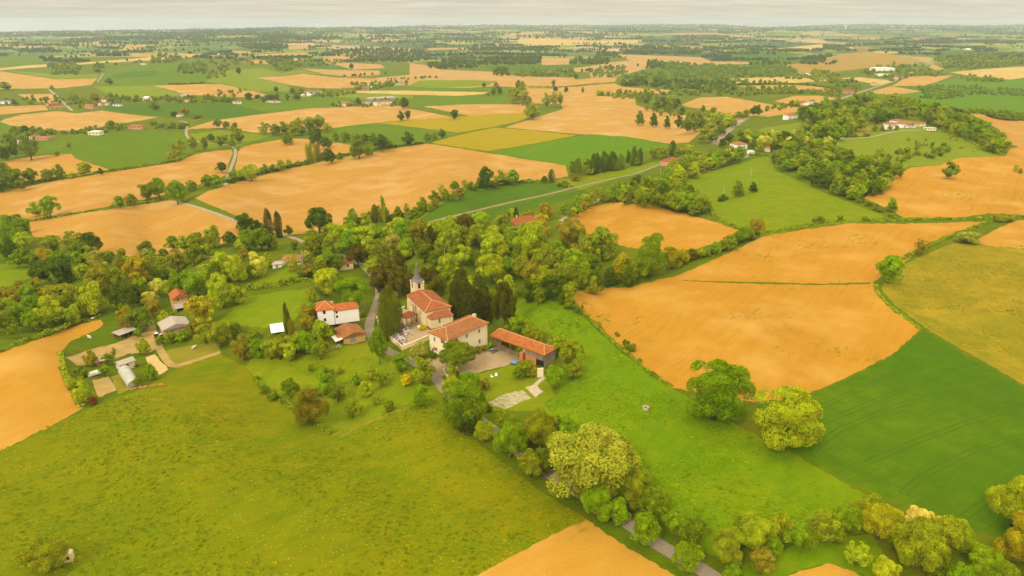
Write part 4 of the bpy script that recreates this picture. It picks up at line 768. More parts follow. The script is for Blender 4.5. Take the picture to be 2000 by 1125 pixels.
scatter('filling the village wood behind the church', [(800,470),(860,445),(940,440),(1040,455),(1120,470),(1200,500),(1240,530),(1180,560),(1090,585),(1010,590),(930,560),(860,530),(800,510)], 36, 15, 22, ['olive','lime','green','lime','olive','mid'], seed=21, mind=0.8)
scatter('filling the wood left of the church', [(600,470),(660,440),(760,430),(820,440),(800,500),(760,515),(690,520),(620,510)], 14, 14, 20, ['olive','lime','green'], seed=22, mind=0.85)
scatter('filling the left valley wood', [(0,450),(60,430),(120,470),(220,480),(300,480),(400,470),(420,530),(330,560),(230,560),(130,540),(0,500)], 8, 12, 18, ['olive','lime','green','olive'], seed=23, mind=0.85)
scatter('filling the wood above the orange strip', [(-20,560),(60,560),(150,560),(260,540),(330,560),(320,590),(240,600),(190,610),(90,640),(-20,650)], 8, 13, 18, ['olive','lime','lime','green'], seed=24, mind=0.85)
def place_tree(t):
    e = PITCH-math.atan((CY-t['cy'])/F); e = max(e, 0.03)
    base = t['cy']+t['ry']*0.9
    for _ in range(3):
        g = ground(t['cx'], base); d = proj(g)[2]; k = d/F
        b = math.sqrt(max(t['ry']**2-(t['rx']*math.sin(e))**2, (0.42*t['ry'])**2))/math.cos(e)*k
        cz = (1.12 if t['kind'] not in ('bush','cypress','conifer') else 1.0)*b
        base = t['cy']+cz*math.cos(e)/k
    t['g'] = g; t['w'] = 2*t['rx']*k*(0.93 if t['kind'] == 'round' else 1.03); t['h'] = (2.12 if t['kind'] not in ('bush','cypress','conifer') else 2.0)*b
    if t['kind'] == 'cypress': t['w'] *= 1.2
    t['d'] = d; t['area'] = t['rx']*t['ry']
ORD = ['first','second','third','fourth','fifth','sixth','seventh','eighth','ninth','tenth','eleventh','twelfth','thirteenth','fourteenth','fifteenth','sixteenth','seventeenth','eighteenth','nineteenth','twentieth']
MASS = []
def plant():
    for t in TREES: place_tree(t)
    # only the trees that show largest stand as things of their own, the smallest join the far woods
    byk = {}
    for t in TREES: byk.setdefault(NAME[t['kind']], []).append(t)
    solo = []
    for k, l in byk.items():
        l.sort(key=lambda t: -t['area']); solo += l[:296]; MASS.extend(l[296:])
    groups = {}
    for t in solo: groups.setdefault((t['place'], t['tint'], NOUN[t['kind']]), []).append(t)
    for (pl, ti, no), l in groups.items():
        l.sort(key=lambda t: t['cx'])
        for i, t in enumerate(l):
            if t['label']: continue
            if len(l) == 1: t['label'] = f'{WORD[ti]} {no} {pl}'
            elif len(l) == 2: t['label'] = f"{('left','right')[i]} one of two {WORD[ti]} {no}s {pl}"
            else: t['label'] = f'{ORD[min(i,19)]} {WORD[ti]} {no} from left {pl}'
    for t in solo:
        if len(t['label'].split()) > 16: print('LONG', t['label'])
    rr = random.Random(5)
    for i, t in enumerate(solo):
        kd = t['kind']; m = max(t['rx'], t['ry']*0.8); lod = 0 if m > 34 else (1 if m > 12.5 else 2)
        cm, tm, jm, _ = proto(kd, lod, rr.randrange(NVAR[kd]))
        c = TINT[t['tint']]; j = rr.uniform(0.86, 1.14); col = (c[0]*j*rr.uniform(.92,1.08), c[1]*j, c[2]*j*rr.uniform(.8,1.2), 1)
        rz = rr.uniform(0, 6.283); g = t['g']; grp = 'trees '+t['place'] if CATE[kd] == 'tree' else 'shrubs '+t['place']
        if lod == 2:
            o = bpy.data.objects.new(NAME[kd], jm); COL.objects.link(o); o.location = g; o.rotation_euler = (0,0,rz); o.scale = (t['w'], t['w'], t['h']); o.color = col
            tag(o, t['label'], CATE[kd], grp)
        else:
            e = empty(NAME[kd], g, rz); tag(e, t['label'], CATE[kd], grp); e.scale = (t['w'], t['w'], t['h'])
            a = bpy.data.objects.new('crown', cm); COL.objects.link(a); a.parent = e; a.color = col
            b = bpy.data.objects.new('trunk', tm); COL.objects.link(b); b.parent = e
plant()

# ------------------------------------------------------------------ woods too far off to count: one mass of small trees
def woodland():
    rr = np.random.default_rng(11); it = []
    def pts(poly, n):
        xs = [p[0] for p in poly]; ys = [p[1] for p in poly]; x = rr.uniform(min(xs), max(xs), n*6); y = rr.uniform(min(ys), max(ys), n*6)
        k = inside(x, y, poly); return np.stack([x[k][:n], y[k][:n]], 1)
    W = [([(835,128),(870,121),(930,122),(932,134),(840,135)],90,3.2,'dark'),([(932,124),(960,116),(1055,113),(1057,126),(940,128)],110,3.2,'dark'),([(1112,121),(1130,115),(1185,114),(1190,126),(1112,126)],70,3,'dark'),([(962,140),(975,135),(993,137),(993,148),(963,149)],28,3.4,'dark'),
      ([(1008,144),(1030,138),(1120,139),(1126,150),(1010,151)],90,3.2,'mid'),([(1157,138),(1170,131),(1215,131),(1225,142),(1222,151),(1157,152)],80,2.8,'lime2'),([(1260,126),(1275,120),(1300,121),(1298,134),(1262,135)],40,3,'dark'),
      ([(1285,134),(1300,124),(1330,122),(1360,127),(1440,129),(1530,128),(1556,138),(1555,149),(1450,150),(1380,148),(1310,140)],420,2.6,'lime2'),([(1216,152),(1250,144),(1320,142),(1390,148),(1420,158),(1422,166),(1320,160),(1250,160)],190,3,'lime2'),([(1210,163),(1250,156),(1330,160),(1420,164),(1440,178),(1400,178),(1300,172),(1215,168)],150,3.6,'dark'),
      ([(1795,172),(1850,170),(1920,173),(2010,178),(2010,188),(1900,186),(1862,193),(1798,195)],240,3,'lime2'),([(1870,148),(1900,149),(1965,156),(1950,161),(1890,160)],60,2.6,'mid'),([(1820,114),(1850,110),(2000,108),(2010,128),(1900,137),(1860,139),(1825,125)],260,3.2,'mid'),([(90,130),(110,126),(155,124),(158,138),(150,146),(104,146)],70,3.6,'mid'),([(345,130),(370,125),(405,126),(402,144),(348,144)],50,3.6,'mid'),
      ([(533,127),(585,121),(584,132),(570,140),(545,140)],45,3.2,'mid'),([(655,108),(700,96),(830,100),(842,118),(800,122),(700,120)],260,3,'mid2'),([(290,118),(310,107),(350,108),(358,118),(330,122),(298,124)],40,3.2,'mid'),([(430,132),(440,124),(448,130),(438,150),(405,156),(400,150)],26,3,'mid'),
      ([(185,132),(205,126),(205,140),(190,144)],12,4,'mid'),([(1270,175),(1330,170),(1480,172),(1500,184),(1440,190),(1300,186)],70,4,'mid'),([(1460,176),(1530,172),(1600,180),(1620,186),(1540,184),(1470,184)],60,3.6,'mid'),([(1360,160),(1440,158),(1560,163),(1570,166),(1440,167)],40,3.4,'mid'),([(1540,150),(1600,140),(1640,148),(1600,160),(1560,156)],40,3.6,'olive'),
      ([(1600,170),(1640,156),(1700,168),(1680,180),(1620,184)],40,3.6,'mid'),([(1670,140),(1720,125),(1800,128),(1830,142),(1780,150),(1740,160),(1700,150)],80,3.2,'mid'),([(1460,128),(1500,122),(1545,124),(1540,130)],20,3,'dark'),([(1560,125),(1600,115),(1635,120),(1630,126),(1570,127)],36,2.8,'dark'),([(1850,124),(1820,140),(1860,146),(1835,150),(1800,148)],20,3,'mid'),
      ([(560,186),(600,186),(690,180),(700,182),(640,190)],30,2.8,'mid'),([(690,172),(740,160),(770,168),(760,174),(700,178)],36,3,'mid'),([(200,196),(330,188),(400,192),(460,196),(440,202),(300,200)],50,3,'mid'),([(640,206),(700,198),(720,204),(660,209)],24,3,'olive'),([(130,262),(180,252),(240,246),(250,250),(190,258)],40,3.2,'mid'),([(0,265),(60,258),(110,262),(60,275),(0,285)],40,4,'mid'),([(290,250),(330,243),(370,246),(360,252),(300,253)],24,3.4,'mid'),
      ([(1885,218),(1940,228),(2010,236),(2010,226),(1930,216)],50,3.4,'mid'),([(1280,172),(1230,196),(1170,188),(1160,184),(1240,186)],26,3.4,'olive'),([(770,152),(860,152),(780,158),(740,156)],14,2.4,'mid'),([(660,150),(760,144),(700,149)],16,2.2,'dark')]
    W += [([(0,196),(60,192),(110,190),(200,186),(260,190),(250,200),(120,206),(0,204)],46,3.4,'mid'),([(260,193),(420,187),(470,190),(470,200),(330,198),(262,199)],52,3.2,'mid'),([(480,188),(560,190),(590,196),(540,200),(480,198)],26,3.2,'dark'),([(560,178),(700,176),(690,184),(570,186)],30,2.8,'olive'),([(640,204),(780,194),(800,200),(780,208),(660,211)],44,3.2,'mid'),
      ([(680,166),(790,158),(800,166),(700,176)],44,2.8,'mid'),([(100,262),(200,250),(270,244),(280,250),(200,260),(110,268)],40,3.2,'mid'),([(20,256),(100,252),(110,262),(40,276)],36,3.6,'mid'),([(110,200),(200,196),(240,204),(150,214)],30,3.2,'olive'),([(420,178),(480,176),(470,184),(430,184)],12,2.6,'mid'),
      ([(1700,300),(1790,290),(1860,280),(1850,304),(1770,318),(1690,330)],46,4.2,'mid'),([(1740,275),(1900,268),(1940,296),(1880,300),(1800,290)],22,2.6,'olive'),([(1640,320),(1720,300),(1740,330),(1690,350)],24,6.5,'olive'),
      ([(570,128),(680,118),(660,126),(590,132)],26,2.8,'mid'),([(400,122),(530,116),(640,120),(560,124),(430,128)],60,2.6,'mid'),([(1100,140),(1260,128),(1240,134),(1120,146)],18,2.4,'dark'),([(1400,150),(1420,146),(1610,150),(1600,156)],36,3.2,'mid'),([(1600,198),(1560,210),(1470,224),(1440,232),(1470,214),(1560,202)],40,3.2,'mid'),([(1350,225),(1440,232),(1400,262),(1370,258)],50,5.5,'olive'),([(1200,178),(1300,186),(1260,196),(1200,188)],36,3.4,'mid')]
    tn = dict(TINT); tn['lime2'] = (0.20,0.29,0.02); tn['mid2'] = (0.15,0.19,0.05); tn['rdg'] = (0.10,0.13,0.07); tn['far'] = (0.10,0.14,0.045)  # far, ridge and plain woods have blue haze put into their leaf colour
    for poly, n, r, ti in W:
        for x, y in pts(poly, n): it.append((x, y, r*rr.uniform(0.7, 1.25), ti))
    # scattered copses all over the far farmland, thickening toward the horizon
    def nz(x, y, s): return np.sin(x/s+3.1*np.sin(y/7.3+s))+np.sin(x/(s*0.43)+y/3.7+s)+0.7*np.sin(y/2.1+x/(s*1.7))
    bad = [p['q'] for p in POLY if p['name'] in ('ploughed_field','crop_field','farmland') and p['mat'] != 'land' and min(q[1] for q in p['q']) < 175]
    x = rr.uniform(-150, 2150, 26000); u = rr.uniform(0, 1, 26000); y = sil(x)+2+(126-sil(x))*u**1.5
    keep = nz(x, y, 60)+1.9*(1-(y-50)/70) > 0.35
    for q in bad: keep &= ~inside(x, y+1.5, q)
    x, y = x[keep][:1700], y[keep][:1700]
    for a, b in zip(x, y):
        it.append((a, b, rr.uniform(1.3, 2.4)*(0.55+0.55*min(1, (b-50)/60)), ('far','far','mid2','dark')[rr.integers(4)]))
    # long strips of wood and tall hedges, the way they lie across the plain
    for _ in range(330):
        cx = rr.uniform(-120, 2120); cy_ = 56+66*rr.uniform(0, 1)**1.25
        if cy_ < float(sil([cx])[0])+1.5: continue
        sc_ = 0.45+0.75*min(1, (cy_-50)/60); w_ = rr.uniform(10, 62)*(0.7+0.5*rr.uniform()); h_ = rr.uniform(0.25, 2.3)*sc_; sl = rr.uniform(-0.035, 0.035); ti = ('far','mid2','dark','far')[rr.integers(4)]
        n = int(w_*(1.1+0.75*h_)/sc_*0.8); a = cx+rr.uniform(-w_, w_, n); b = cy_+sl*(a-cx)+rr.normal(0, h_*0.5, n)*np.sqrt(np.clip(1-((a-cx)/w_)**2, 0, 1))
        kk = b > sil(a)+1
        for q in bad: kk &= ~inside(a, b+1.0, q)
        for X, Y in zip(a[kk], b[kk]): it.append((X, Y, rr.uniform(1.3, 2.1)*sc_, ti))
    # forest on the hill left of centre and along the skyline
    x = rr.uniform(-100, 2100, 4200); y = sil(x)+rr.uniform(0.3, 9, 4200)
    for a, b in zip(x, y): it.append((a, b, rr.uniform(0.7, 1.2), 'rdg'))
    for x0, x1, y0, y1, n in ((300,640,64,80,800),(640,1000,70,84,400),(940,1250,64,76,360),(1180,1500,56,64,260),(1200,1480,88,102,320),(0,330,84,104,300),(100,190,76,80,120),(980,1200,92,103,300)):
        for _ in range(n):
            a = rr.uniform(x0, x1); b = rr.uniform(y0, y1)
            if nz(np.array([a]), np.array([b]), 40)[0] > -0.6: it.append((a, b, rr.uniform(1.1, 1.9), 'dark'))
    lo = []
    for v in range(4):
        q, n, *_ = leaf_crown(46, 0.42, 10, 0.2, 'round', 80+v, 0.1, 0.52, 0.46); lo.append(q)
    V = []; C = []
    ar = [(i[0], i[1]) for i in it]; G = ground_np([a[0] for a in ar], [a[1] for a in ar])
    for (x, y, r, ti), g in zip(it, G):
        d = g[1]*CP-(g[2]-CAMZ)*SP; w = 2.1*r*d/F; h = min(w*rr.uniform(0.8, 1.1), 20.0); a = rr.uniform(0, 6.28); ca, sa = math.cos(a), math.sin(a)
        q = lo[rr.integers(4)]; qx = (q[:,0]*ca-q[:,1]*sa)*w+g[0]; qy = (q[:,0]*sa+q[:,1]*ca)*w+g[1]; qz = q[:,2]*h+g[2]-0.1*h
        V.append(np.stack([qx, qy, qz], 1)); c = np.array(tn[ti])*rr.uniform(0.85, 1.2); C.append(np.tile([c[0], c[1], c[2], 1.0], (len(q), 1)))
    for t in MASS:
        q = proto(t['kind'], 2, int(rr.integers(NVAR[t['kind']])))[3]; g = t['g']
        V.append(q*np.array([t['w'], t['w'], t['h']])+np.array(g)); c = np.array(TINT[t['tint']])*rr.uniform(0.9, 1.15); C.append(np.tile([c[0], c[1], c[2], 1.0], (len(q), 1)))
    V = np.concatenate(V).astype(np.float32); C = np.concatenate(C).astype(np.float32); n = len(V)//4
    me = bpy.data.meshes.new('woodland'); me.vertices.add(len(V)); me.vertices.foreach_set('co', V.ravel())
    me.loops.add(len(V)); me.loops.foreach_set('vertex_index', np.arange(len(V), dtype=np.int32))
    me.polygons.add(n); me.polygons.foreach_set('loop_start', np.arange(0, len(V), 4, dtype=np.int32))
    at = me.attributes.new('tint', 'FLOAT_COLOR', 'POINT'); at.data.foreach_set('color', C.ravel())
    me.materials.append(M['leaf_mass']); me.update(calc_edges=True); me.validate()
    o = bpy.data.objects.new('woodland', me); COL.objects.link(o); tag(o, 'countless far off woods, copses and hedgerows over the plain', 'woodland', kind='stuff')
    print('far trees', len(it), 'mass', len(MASS), 'faces', n)
woodland()

# ------------------------------------------------------------------ hedges: each one long clipped or wild row of leaves
def hedge(label, pts, h, w, tint, cat='hedge', size=0.9, dens=5.0, name='hedge'):
    W = [ground(*p) for p in pts]; rr = np.random.default_rng(int(pts[0][0]*7+pts[0][1])); Q = []
    o0 = W[0]
    for a, b in zip(W[:-1], W[1:]):
        l = (b-a).length; n = int(max(30, min(4000, l*dens*(h+w)*0.8/size**1.3)))
        t = rr.uniform(0, 1, n); c = np.array(a)[None]*(1-t[:,None])+np.array(b)[None]*t[:,None]
        u = (b-a).normalized(); s = np.array((-u.y, u.x, 0)); ph = rr.uniform(0, 6.28)
        k = 0.7+0.3*np.sin(t*l/3.1+ph)+0.2*np.sin(t*l/1.3)
        a2 = rr.uniform(0, math.pi, n); rad = rr.uniform(0.75, 1.08, n)
        c = c+s[None]*(np.cos(a2)*rad*w/2)[:,None]; c[:,2] += np.maximum(np.sin(a2)*rad*h*k, 0.05)
        nr = rr.normal(size=(n,3))+np.array([0,0,0.5]); nr /= np.linalg.norm(nr, axis=1)[:,None]
        tt = np.cross(nr, rr.normal(size=(n,3))); tt /= np.linalg.norm(tt, axis=1)[:,None]; bb = np.cross(nr, tt)
        sz = size*rr.uniform(0.6, 1.3, (n,1))
        Q.append(np.stack([c-tt*sz*.6, c-bb*sz*.45, c+tt*sz*.6, c+bb*sz*.45], 1).reshape(-1,3))
    q = np.concatenate(Q)-np.array(o0); n = len(q)//4
    me = crown_mesh('hedge', q, n); me.materials.clear(); me.materials.append(M['hedge_leaf'])
    o = bpy.data.objects.new(name, me); COL.objects.link(o); o.location = o0; c = TINT[tint]; o.color = (*c, 1); tag(o, label, cat)
def hedge_mat():
    m, nt, out = _mat('hedge_foliage'); base = nt.nodes.new('ShaderNodeObjectInfo').outputs['Color']
    n = noise(nt, nt.nodes.new('ShaderNodeTexCoord').outputs['Object'], 0.3, 4, 0.7)
    s = nt.nodes.new('ShaderNodeVectorMath'); s.operation = 'SCALE'; L(nt, base, s.inputs[0]); L(nt, ramp(nt, n, 0.3, 0.7, 0.6, 1.4), s.inputs['Scale'])
    principled(nt, out, s.outputs[0], 0.9, spec=0.05); M['hedge_leaf'] = m
hedge_mat()
H = [('dark leafy hedge behind the meadow of the white house',[(484,562),(520,562),(560,556),(612,548)],3.2,4.5,'mid',0.8),
 ('tall hedge along the top edge of the great orange field',[(402,364),(450,355),(500,342),(560,328),(602,316),(650,308),(700,300),(760,288),(830,280)],2.6,4,'dark',1.6),
 ('grass and bramble bank above the long orange field',[(0,370),(60,358),(130,344),(200,336),(300,322),(350,314),(372,303)],2.0,4,'mid',1.6),
 ('green bank between the two left orange fields',[(50,433),(110,424),(180,412),(255,400),(300,392),(330,386)],1.2,4,'mid',1.3),
 ('hedge along the river edge of the great orange field',[(690,440),(740,430),(800,418),(840,405),(880,385),(920,365),(1000,356),(1062,354)],2.4,5,'mid',1.3),
 ('low hedge between the orange field and the green hill pasture',[(1386,404),(1400,428),(1440,446),(1460,455)],1.8,3,'mid',0.8),
 ('hedge at the lower edge of the small orange field',[(1310,512),(1350,505),(1380,498),(1420,484),(1450,468),(1480,456)],2.6,4,'dark',0.8),
 ('scrubby bank between the lush meadow and the huge ploughed field',[(1100,588),(1150,622),(1190,660),(1225,692),(1270,730),(1312,756)],1.3,1.8,'mid',0.5),
 ('grass verge between the huge ploughed field and the fallow',[(1710,556),(1716,575),(1740,600),(1800,645)],0.5,1.6,'olive',0.5),
 ('green bank along the foot of the orange hill field',[(1500,455),(1600,436),(1700,431),(1800,429),(1900,427),(2000,424)],1.2,4,'mid',0.9),
 ('hedged ditch between the upper orange field and the fallow',[(1760,508),(1800,486),(1850,464),(1900,446),(1945,428)],1.6,2.5,'mid',0.7),
 ('clipped hedge below the houses on the hill flank',[(1462,303),(1500,305)],2.0,2.5,'dark',0.8),
 ('wild edge of brambles along the left orange strip',[(0,688),(70,660),(150,630),(198,618)],1.6,3,'mid',0.8),
 ('weedy bank beside the curving orange strip',[(116,690),(124,730),(144,765),(160,795)],1.0,2.5,'olive',0.6),
 ('leafy hedge below the grey roofed hall',[(318,672),(345,666),(378,655)],1.8,2.2,'green',0.6),
 ('low hedge of mixed shrubs in front of the farmhouse',[(926,687),(940,682),(960,676)],1.8,2.2,'mid',0.5),
 ('scrubby row along the lower edge of the orchard',[(500,745),(530,772),(560,790),(600,818),(650,848)],1.5,2.2,'mid',0.6),
 ('field hedge behind the sandy field on the right plain',[(1430,166),(1500,165),(1580,167),(1640,176)],4,8,'dark',3),
 ('tree line behind the orange field on the right plain',[(1465,184),(1540,182),(1600,184),(1640,188)],6,12,'mid',3),
 ('dark hedge at the far side of the bright green field at right',[(1930,228),(1990,234),(2060,240)],4,8,'dark',2.5),
 ('thin ditch hedge crossing the centre plain',[(1030,170),(1100,170),(1160,164),(1215,160)],1.5,6,'mid',2.2),
 ('hedge below the bright hill field right of the yellow green strip',[(330,165),(360,165),(400,163)],3,6,'dark',2.5)]
for lab, p, h, w, ti, sz in H: hedge(lab, p, h, w, ti, size=sz)

# ------------------------------------------------------------------ tufts of longer grass and yellow flowers over the near meadows
def tufts():
    rr = np.random.default_rng(31); V = []; C = []
    def add(polykey, n, cols, size, seed, flat=False):
        poly = [p for p in POLY if p['label'] == polykey][0]['pts']
        A = ground_np(*np.array([(max(-50, min(2050, p[0])), max(500, min(1250, p[1]))) for p in poly]).T)[:, :2]
        lo, hi = A.min(0), A.max(0); x = rr.uniform(lo[0], hi[0], n*3); y = rr.uniform(lo[1], hi[1], n*3); k = inside(x, y, [tuple(a) for a in A])
        cl = np.sin(x/9+2*np.sin(y/13+seed))+np.sin(y/7+x/17+seed)+rr.normal(0, 0.7, n*3); k &= cl > -0.6; D_ = y*CP+CAMZ*SP; k &= inside(CX+F*x/D_, CY-F*(y*SP-CAMZ*CP)/D_, poly)
        for X, Y in list(zip(x[k], y[k]))[:n]:
            # height of the meadow there, found by looking it up along the view row
            z = 0.0
            for _ in range(3):
                q = proj((X, Y, z)); z = float(ground_np([q[0]], [q[1]])[0][2])
            s = size*rr.uniform(0.5, 1.4); c = cols[rr.integers(len(cols))]; c = np.array(c)*rr.uniform(0.8, 1.2)
            for j in range(1 if flat else 3):
                a = rr.uniform(0, 6.28); u = np.array([math.cos(a), math.sin(a), 0])*s; w = np.array([-math.sin(a)*0.8*s, math.cos(a)*0.8*s, 0.3*s]); o = np.array([X, Y, z+(0.28 if flat else -0.03)])
                if flat: w = np.array([-math.sin(a)*s, math.cos(a)*s, 0.1*s])
                V.append(np.stack([o-u*0.6, o+u*0.6, o+u*0.45+w, o-u*0.45+w])); C.append(np.tile([*c, 1.0], (4, 1)))
    L1 = 'flowering olive green meadow filling the lower left'; L2 = 'lush green meadow strip right of the barn'
    add(L1, 9000, [(0.185,0.22,0.002),(0.13,0.20,0.002),(0.21,0.21,0.002),(0.16,0.2,0.004)], 0.45, 1); add(L2, 6000, [(0.14,0.24,0.002),(0.17,0.27,0.002),(0.20,0.26,0.002)], 0.45, 2)
    add('orchard grass below the tiled barn', 900, [(0.19,0.24,0.003),(0.23,0.24,0.004)], 0.45, 3); add('yellowish fallow field at the right edge', 2600, [(0.28,0.24,0.01),(0.38,0.29,0.03),(0.22,0.21,0.01)], 0.5, 6)
    add(L1, 1500, [(0.55,0.38,0.02),(0.5,0.33,0.03)], 0.2, 4, True); add(L2, 150, [(0.45,0.4,0.05)], 0.2, 5, True)
    V = np.concatenate(V).astype(np.float32); C = np.concatenate(C).astype(np.float32); n = len(V)//4
    me = bpy.data.meshes.new('grass'); me.vertices.add(len(V)); me.vertices.foreach_set('co', V.ravel())
    me.loops.add(len(V)); me.loops.foreach_set('vertex_index', np.arange(len(V), dtype=np.int32)); me.polygons.add(n); me.polygons.foreach_set('loop_start', np.arange(0, len(V), 4, dtype=np.int32))
    at = me.attributes.new('tint', 'FLOAT_COLOR', 'POINT'); at.data.foreach_set('color', C.ravel()); me.materials.append(M['leaf_mass']); me.update(calc_edges=True)
    o = bpy.data.objects.new('grass', me); COL.objects.link(o); tag(o, 'tufts of longer grass and yellow flowers over the near meadows', 'grass', kind='stuff'); print('tufts', n)
tufts()
# ------------------------------------------------------------------ buildings
class Frame:
    """a wall frame standing on the ground: A is the corner nearest the viewer, x runs along AB, y back from it"""
    def __init__(s, A, B, Cc=None, depth=None, z=None):
        a = ground(*A)
        if z is not None: r = ray(*A); a = Vector((0,0,CAMZ))+r*((z-CAMZ)/r.z)
        lv = lambda p: Vector((0,0,CAMZ))+ray(*p)*((a.z-CAMZ)/ray(*p).z)      # the floor of a building is level
        b = lv(B)
        s.o = a; s.ex = (b-a).normalized(); s.ey = Vector((-s.ex.y, s.ex.x, 0)); s.L = (b-a).length
        if Cc: c = lv(Cc); s.W = abs((c-a).dot(s.ey))
        else: s.W = depth
        s.rz = math.atan2(s.ex.y, s.ex.x)
    def hz(s, P, py):   # height over local point P whose image row is py
        return height_at(s.o+s.ex*P[0]+s.ey*P[1], py)
    def on_front(s, px, py, y=0.0):
        r = ray(px, py); n = s.ey; c = Vector((0,0,CAMZ)); t = ((s.o+s.ey*y)-c).dot(n)/r.dot(n); p = c+r*t-s.o
        return p.dot(s.ex), p.z
    def on_left(s, px, py, x=0.0):
        r = ray(px, py); n = s.ex; c = Vector((0,0,CAMZ)); t = ((s.o+s.ex*x)-c).dot(n)/r.dot(n); p = c+r*t-s.o
        return p.dot(s.ey), p.z
def roof_mb(x0, y0, x1, y1, z, rise, axis='x', hipa=None, hipb=None, ov=0.45, th=0.16):
    """solid roof: ridge along axis, hip insets at either end (0 = gable)"""
    b = MB(); X0, Y0, X1, Y1 = x0-ov, y0-ov, x1+ov, y1+ov
    if axis == 'x':
        m = (Y0+Y1)/2; ha = (Y1-Y0)/2 if hipa is None else hipa; hb = (Y1-Y0)/2 if hipb is None else hipb
        ra, rb = (X0+ha, m), (X1-hb, m)
    else:
        m = (X0+X1)/2; ha = (X1-X0)/2 if hipa is None else hipa; hb = (X1-X0)/2 if hipb is None else hipb
        ra, rb = (m, Y0+ha), (m, Y1-hb)
    if axis == 'x' and ra[0] > rb[0]: ra = rb = ((ra[0]+rb[0])/2, m)
    if axis == 'y' and ra[1] > rb[1]: ra = rb = (m, (ra[1]+rb[1])/2)
    lo = [(X0,Y0,z-th),(X1,Y0,z-th),(X1,Y1,z-th),(X0,Y1,z-th)]; up = [(p[0],p[1],z) for p in lo]
    A = (ra[0], ra[1], z+rise); B = (rb[0], rb[1], z+rise)
    b.face(lo[::-1])
    for i in range(4): b.face([lo[i], lo[(i+1) % 4], up[(i+1) % 4], up[i]])
    if axis == 'x':
        b.face([up[0], up[1], B, A]); b.face([up[2], up[3], A, B]); b.face([up[3], up[0], A]); b.face([up[1], up[2], B])
    else:
        b.face([up[0], up[1], A]); b.face([up[1], up[2], B, A]); b.face([up[2], up[3], B]); b.face([up[3], up[0], A, B])
    caps = [(A, B)] if (Vector(A)-Vector(B)).length > 0.3 else []
    if axis == 'x':
        if ha: caps += [(up[0], A), (up[3], A)]
        if hb: caps += [(up[1], B), (up[2], B)]
    else:
        if ha: caps += [(up[0], A), (up[1], A)]
        if hb: caps += [(up[2], B), (up[3], B)]
    return b, caps, A, B
def ridge_caps(parent, caps, mat='ridge', r=0.14):
    b = MB()
    for p, q in caps: b.tube(p, q, r, r, 6)
    b.build('ridge_tiles', M[mat], parent)
def gable_walls(L_, W_, H, rise, axis, mat, parent, name='wall', ov=0.0):
    b = MB()
    b.face([(0,0,-1),(L_,0,-1),(L_,0,H),(0,0,H)] if axis == 'x' else [(0,0,-1),(L_,0,-1),(L_,0,H),(L_/2,0,H+rise),(0,0,H)])
    b.face([(L_,W_,-1),(0,W_,-1),(0,W_,H),(L_,W_,H)] if axis == 'x' else [(L_,W_,-1),(0,W_,-1),(0,W_,H),(L_/2,W_,H+rise),(L_,W_,H)])
    b.face([(0,W_,-1),(0,0,-1),(0,0,H),(0,W_,H)] if axis == 'y' else [(0,W_,-1),(0,0,-1),(0,0,H),(0,W_/2,H+rise),(0,W_,H)])
    b.face([(L_,0,-1),(L_,W_,-1),(L_,W_,H),(L_,0,H)] if axis == 'y' else [(L_,0,-1),(L_,W_,-1),(L_,W_,H),(L_,W_/2,H+rise),(L_,0,H)])
    return b.build(name, M[mat], parent)
def window(parent, side, u, z, w, h, shutters=None, name='window', frame='frame', at=0.0, arch=False, open_dark=False):
    """side 'f' is the wall y=at, side 'l' the wall x=at; frame proud of the wall, pane and shutters are its parts"""
    def pl(b, u0, z0, u1, z1, d0, d1, m=0):
        if side == 'f': b.box(at+u0 if False else u0, at-d1, z0, u1, at-d0, z1, m)
        else: b.box(at-d1, u0, z0, at-d0, u1, z1, m)
    b = MB(); t = 0.09
    if open_dark:
        pl(b, u-w/2, z-h/2, u+w/2, z+h/2, -0.05, 0.03); o = b.build(name, M['dark'], parent)
    else:
        pl(b, u-w/2, z-h/2, u-w/2+t, z+h/2, -0.05, 0.05); pl(b, u+w/2-t, z-h/2, u+w/2, z+h/2, -0.05, 0.05)
        pl(b, u-w/2+t, z+h/2-t, u+w/2-t, z+h/2, -0.05, 0.05); pl(b, u-w/2+t, z-h/2, u+w/2-t, z-h/2+t, -0.05, 0.05); pl(b, u-0.04, z-h/2+t, u+0.04, z+h/2-t, -0.05, 0.05)
        o = b.build(name, M[frame], parent)
        g = MB(); pl(g, u-w/2+t, z-h/2+t, u-0.04, z+h/2-t, -0.04, 0.025); pl(g, u+0.04, z-h/2+t, u+w/2-t, z+h/2-t, -0.04, 0.025); g.build('pane', M['glass'], o)
    if arch:
        a = MB(); n = 9
        pts = [(u+math.cos(math.pi*i/n)*w/2, z+h/2+math.sin(math.pi*i/n)*w/2) for i in range(n+1)]
        f = [(p[0], at-0.03, p[1]) if side == 'f' else (at-0.03, p[0], p[1]) for p in pts]
        if side == 'l': f = f[::-1]
        k = [(p[0], p[1]+0.08, p[2]) if side == 'f' else (p[0]+0.08, p[1], p[2]) for p in f]
        a.face(f); a.face(k[::-1])
        for i in range(len(f)): a.face([f[i], k[i], k[(i+1) % len(f)], f[(i+1) % len(f)]])
        a.build('arch_light', M['dark'], o)
    if shutters:
        for s in (-1, 1):
            c = MB(); pl(c, u+s*(w/2+0.03)+(0 if s > 0 else -w*0.5), z-h/2, u+s*(w/2+0.03)+(w*0.5 if s > 0 else 0), z+h/2, -0.03, 0.07); c.build('shutter', M[shutters], o)
    return o
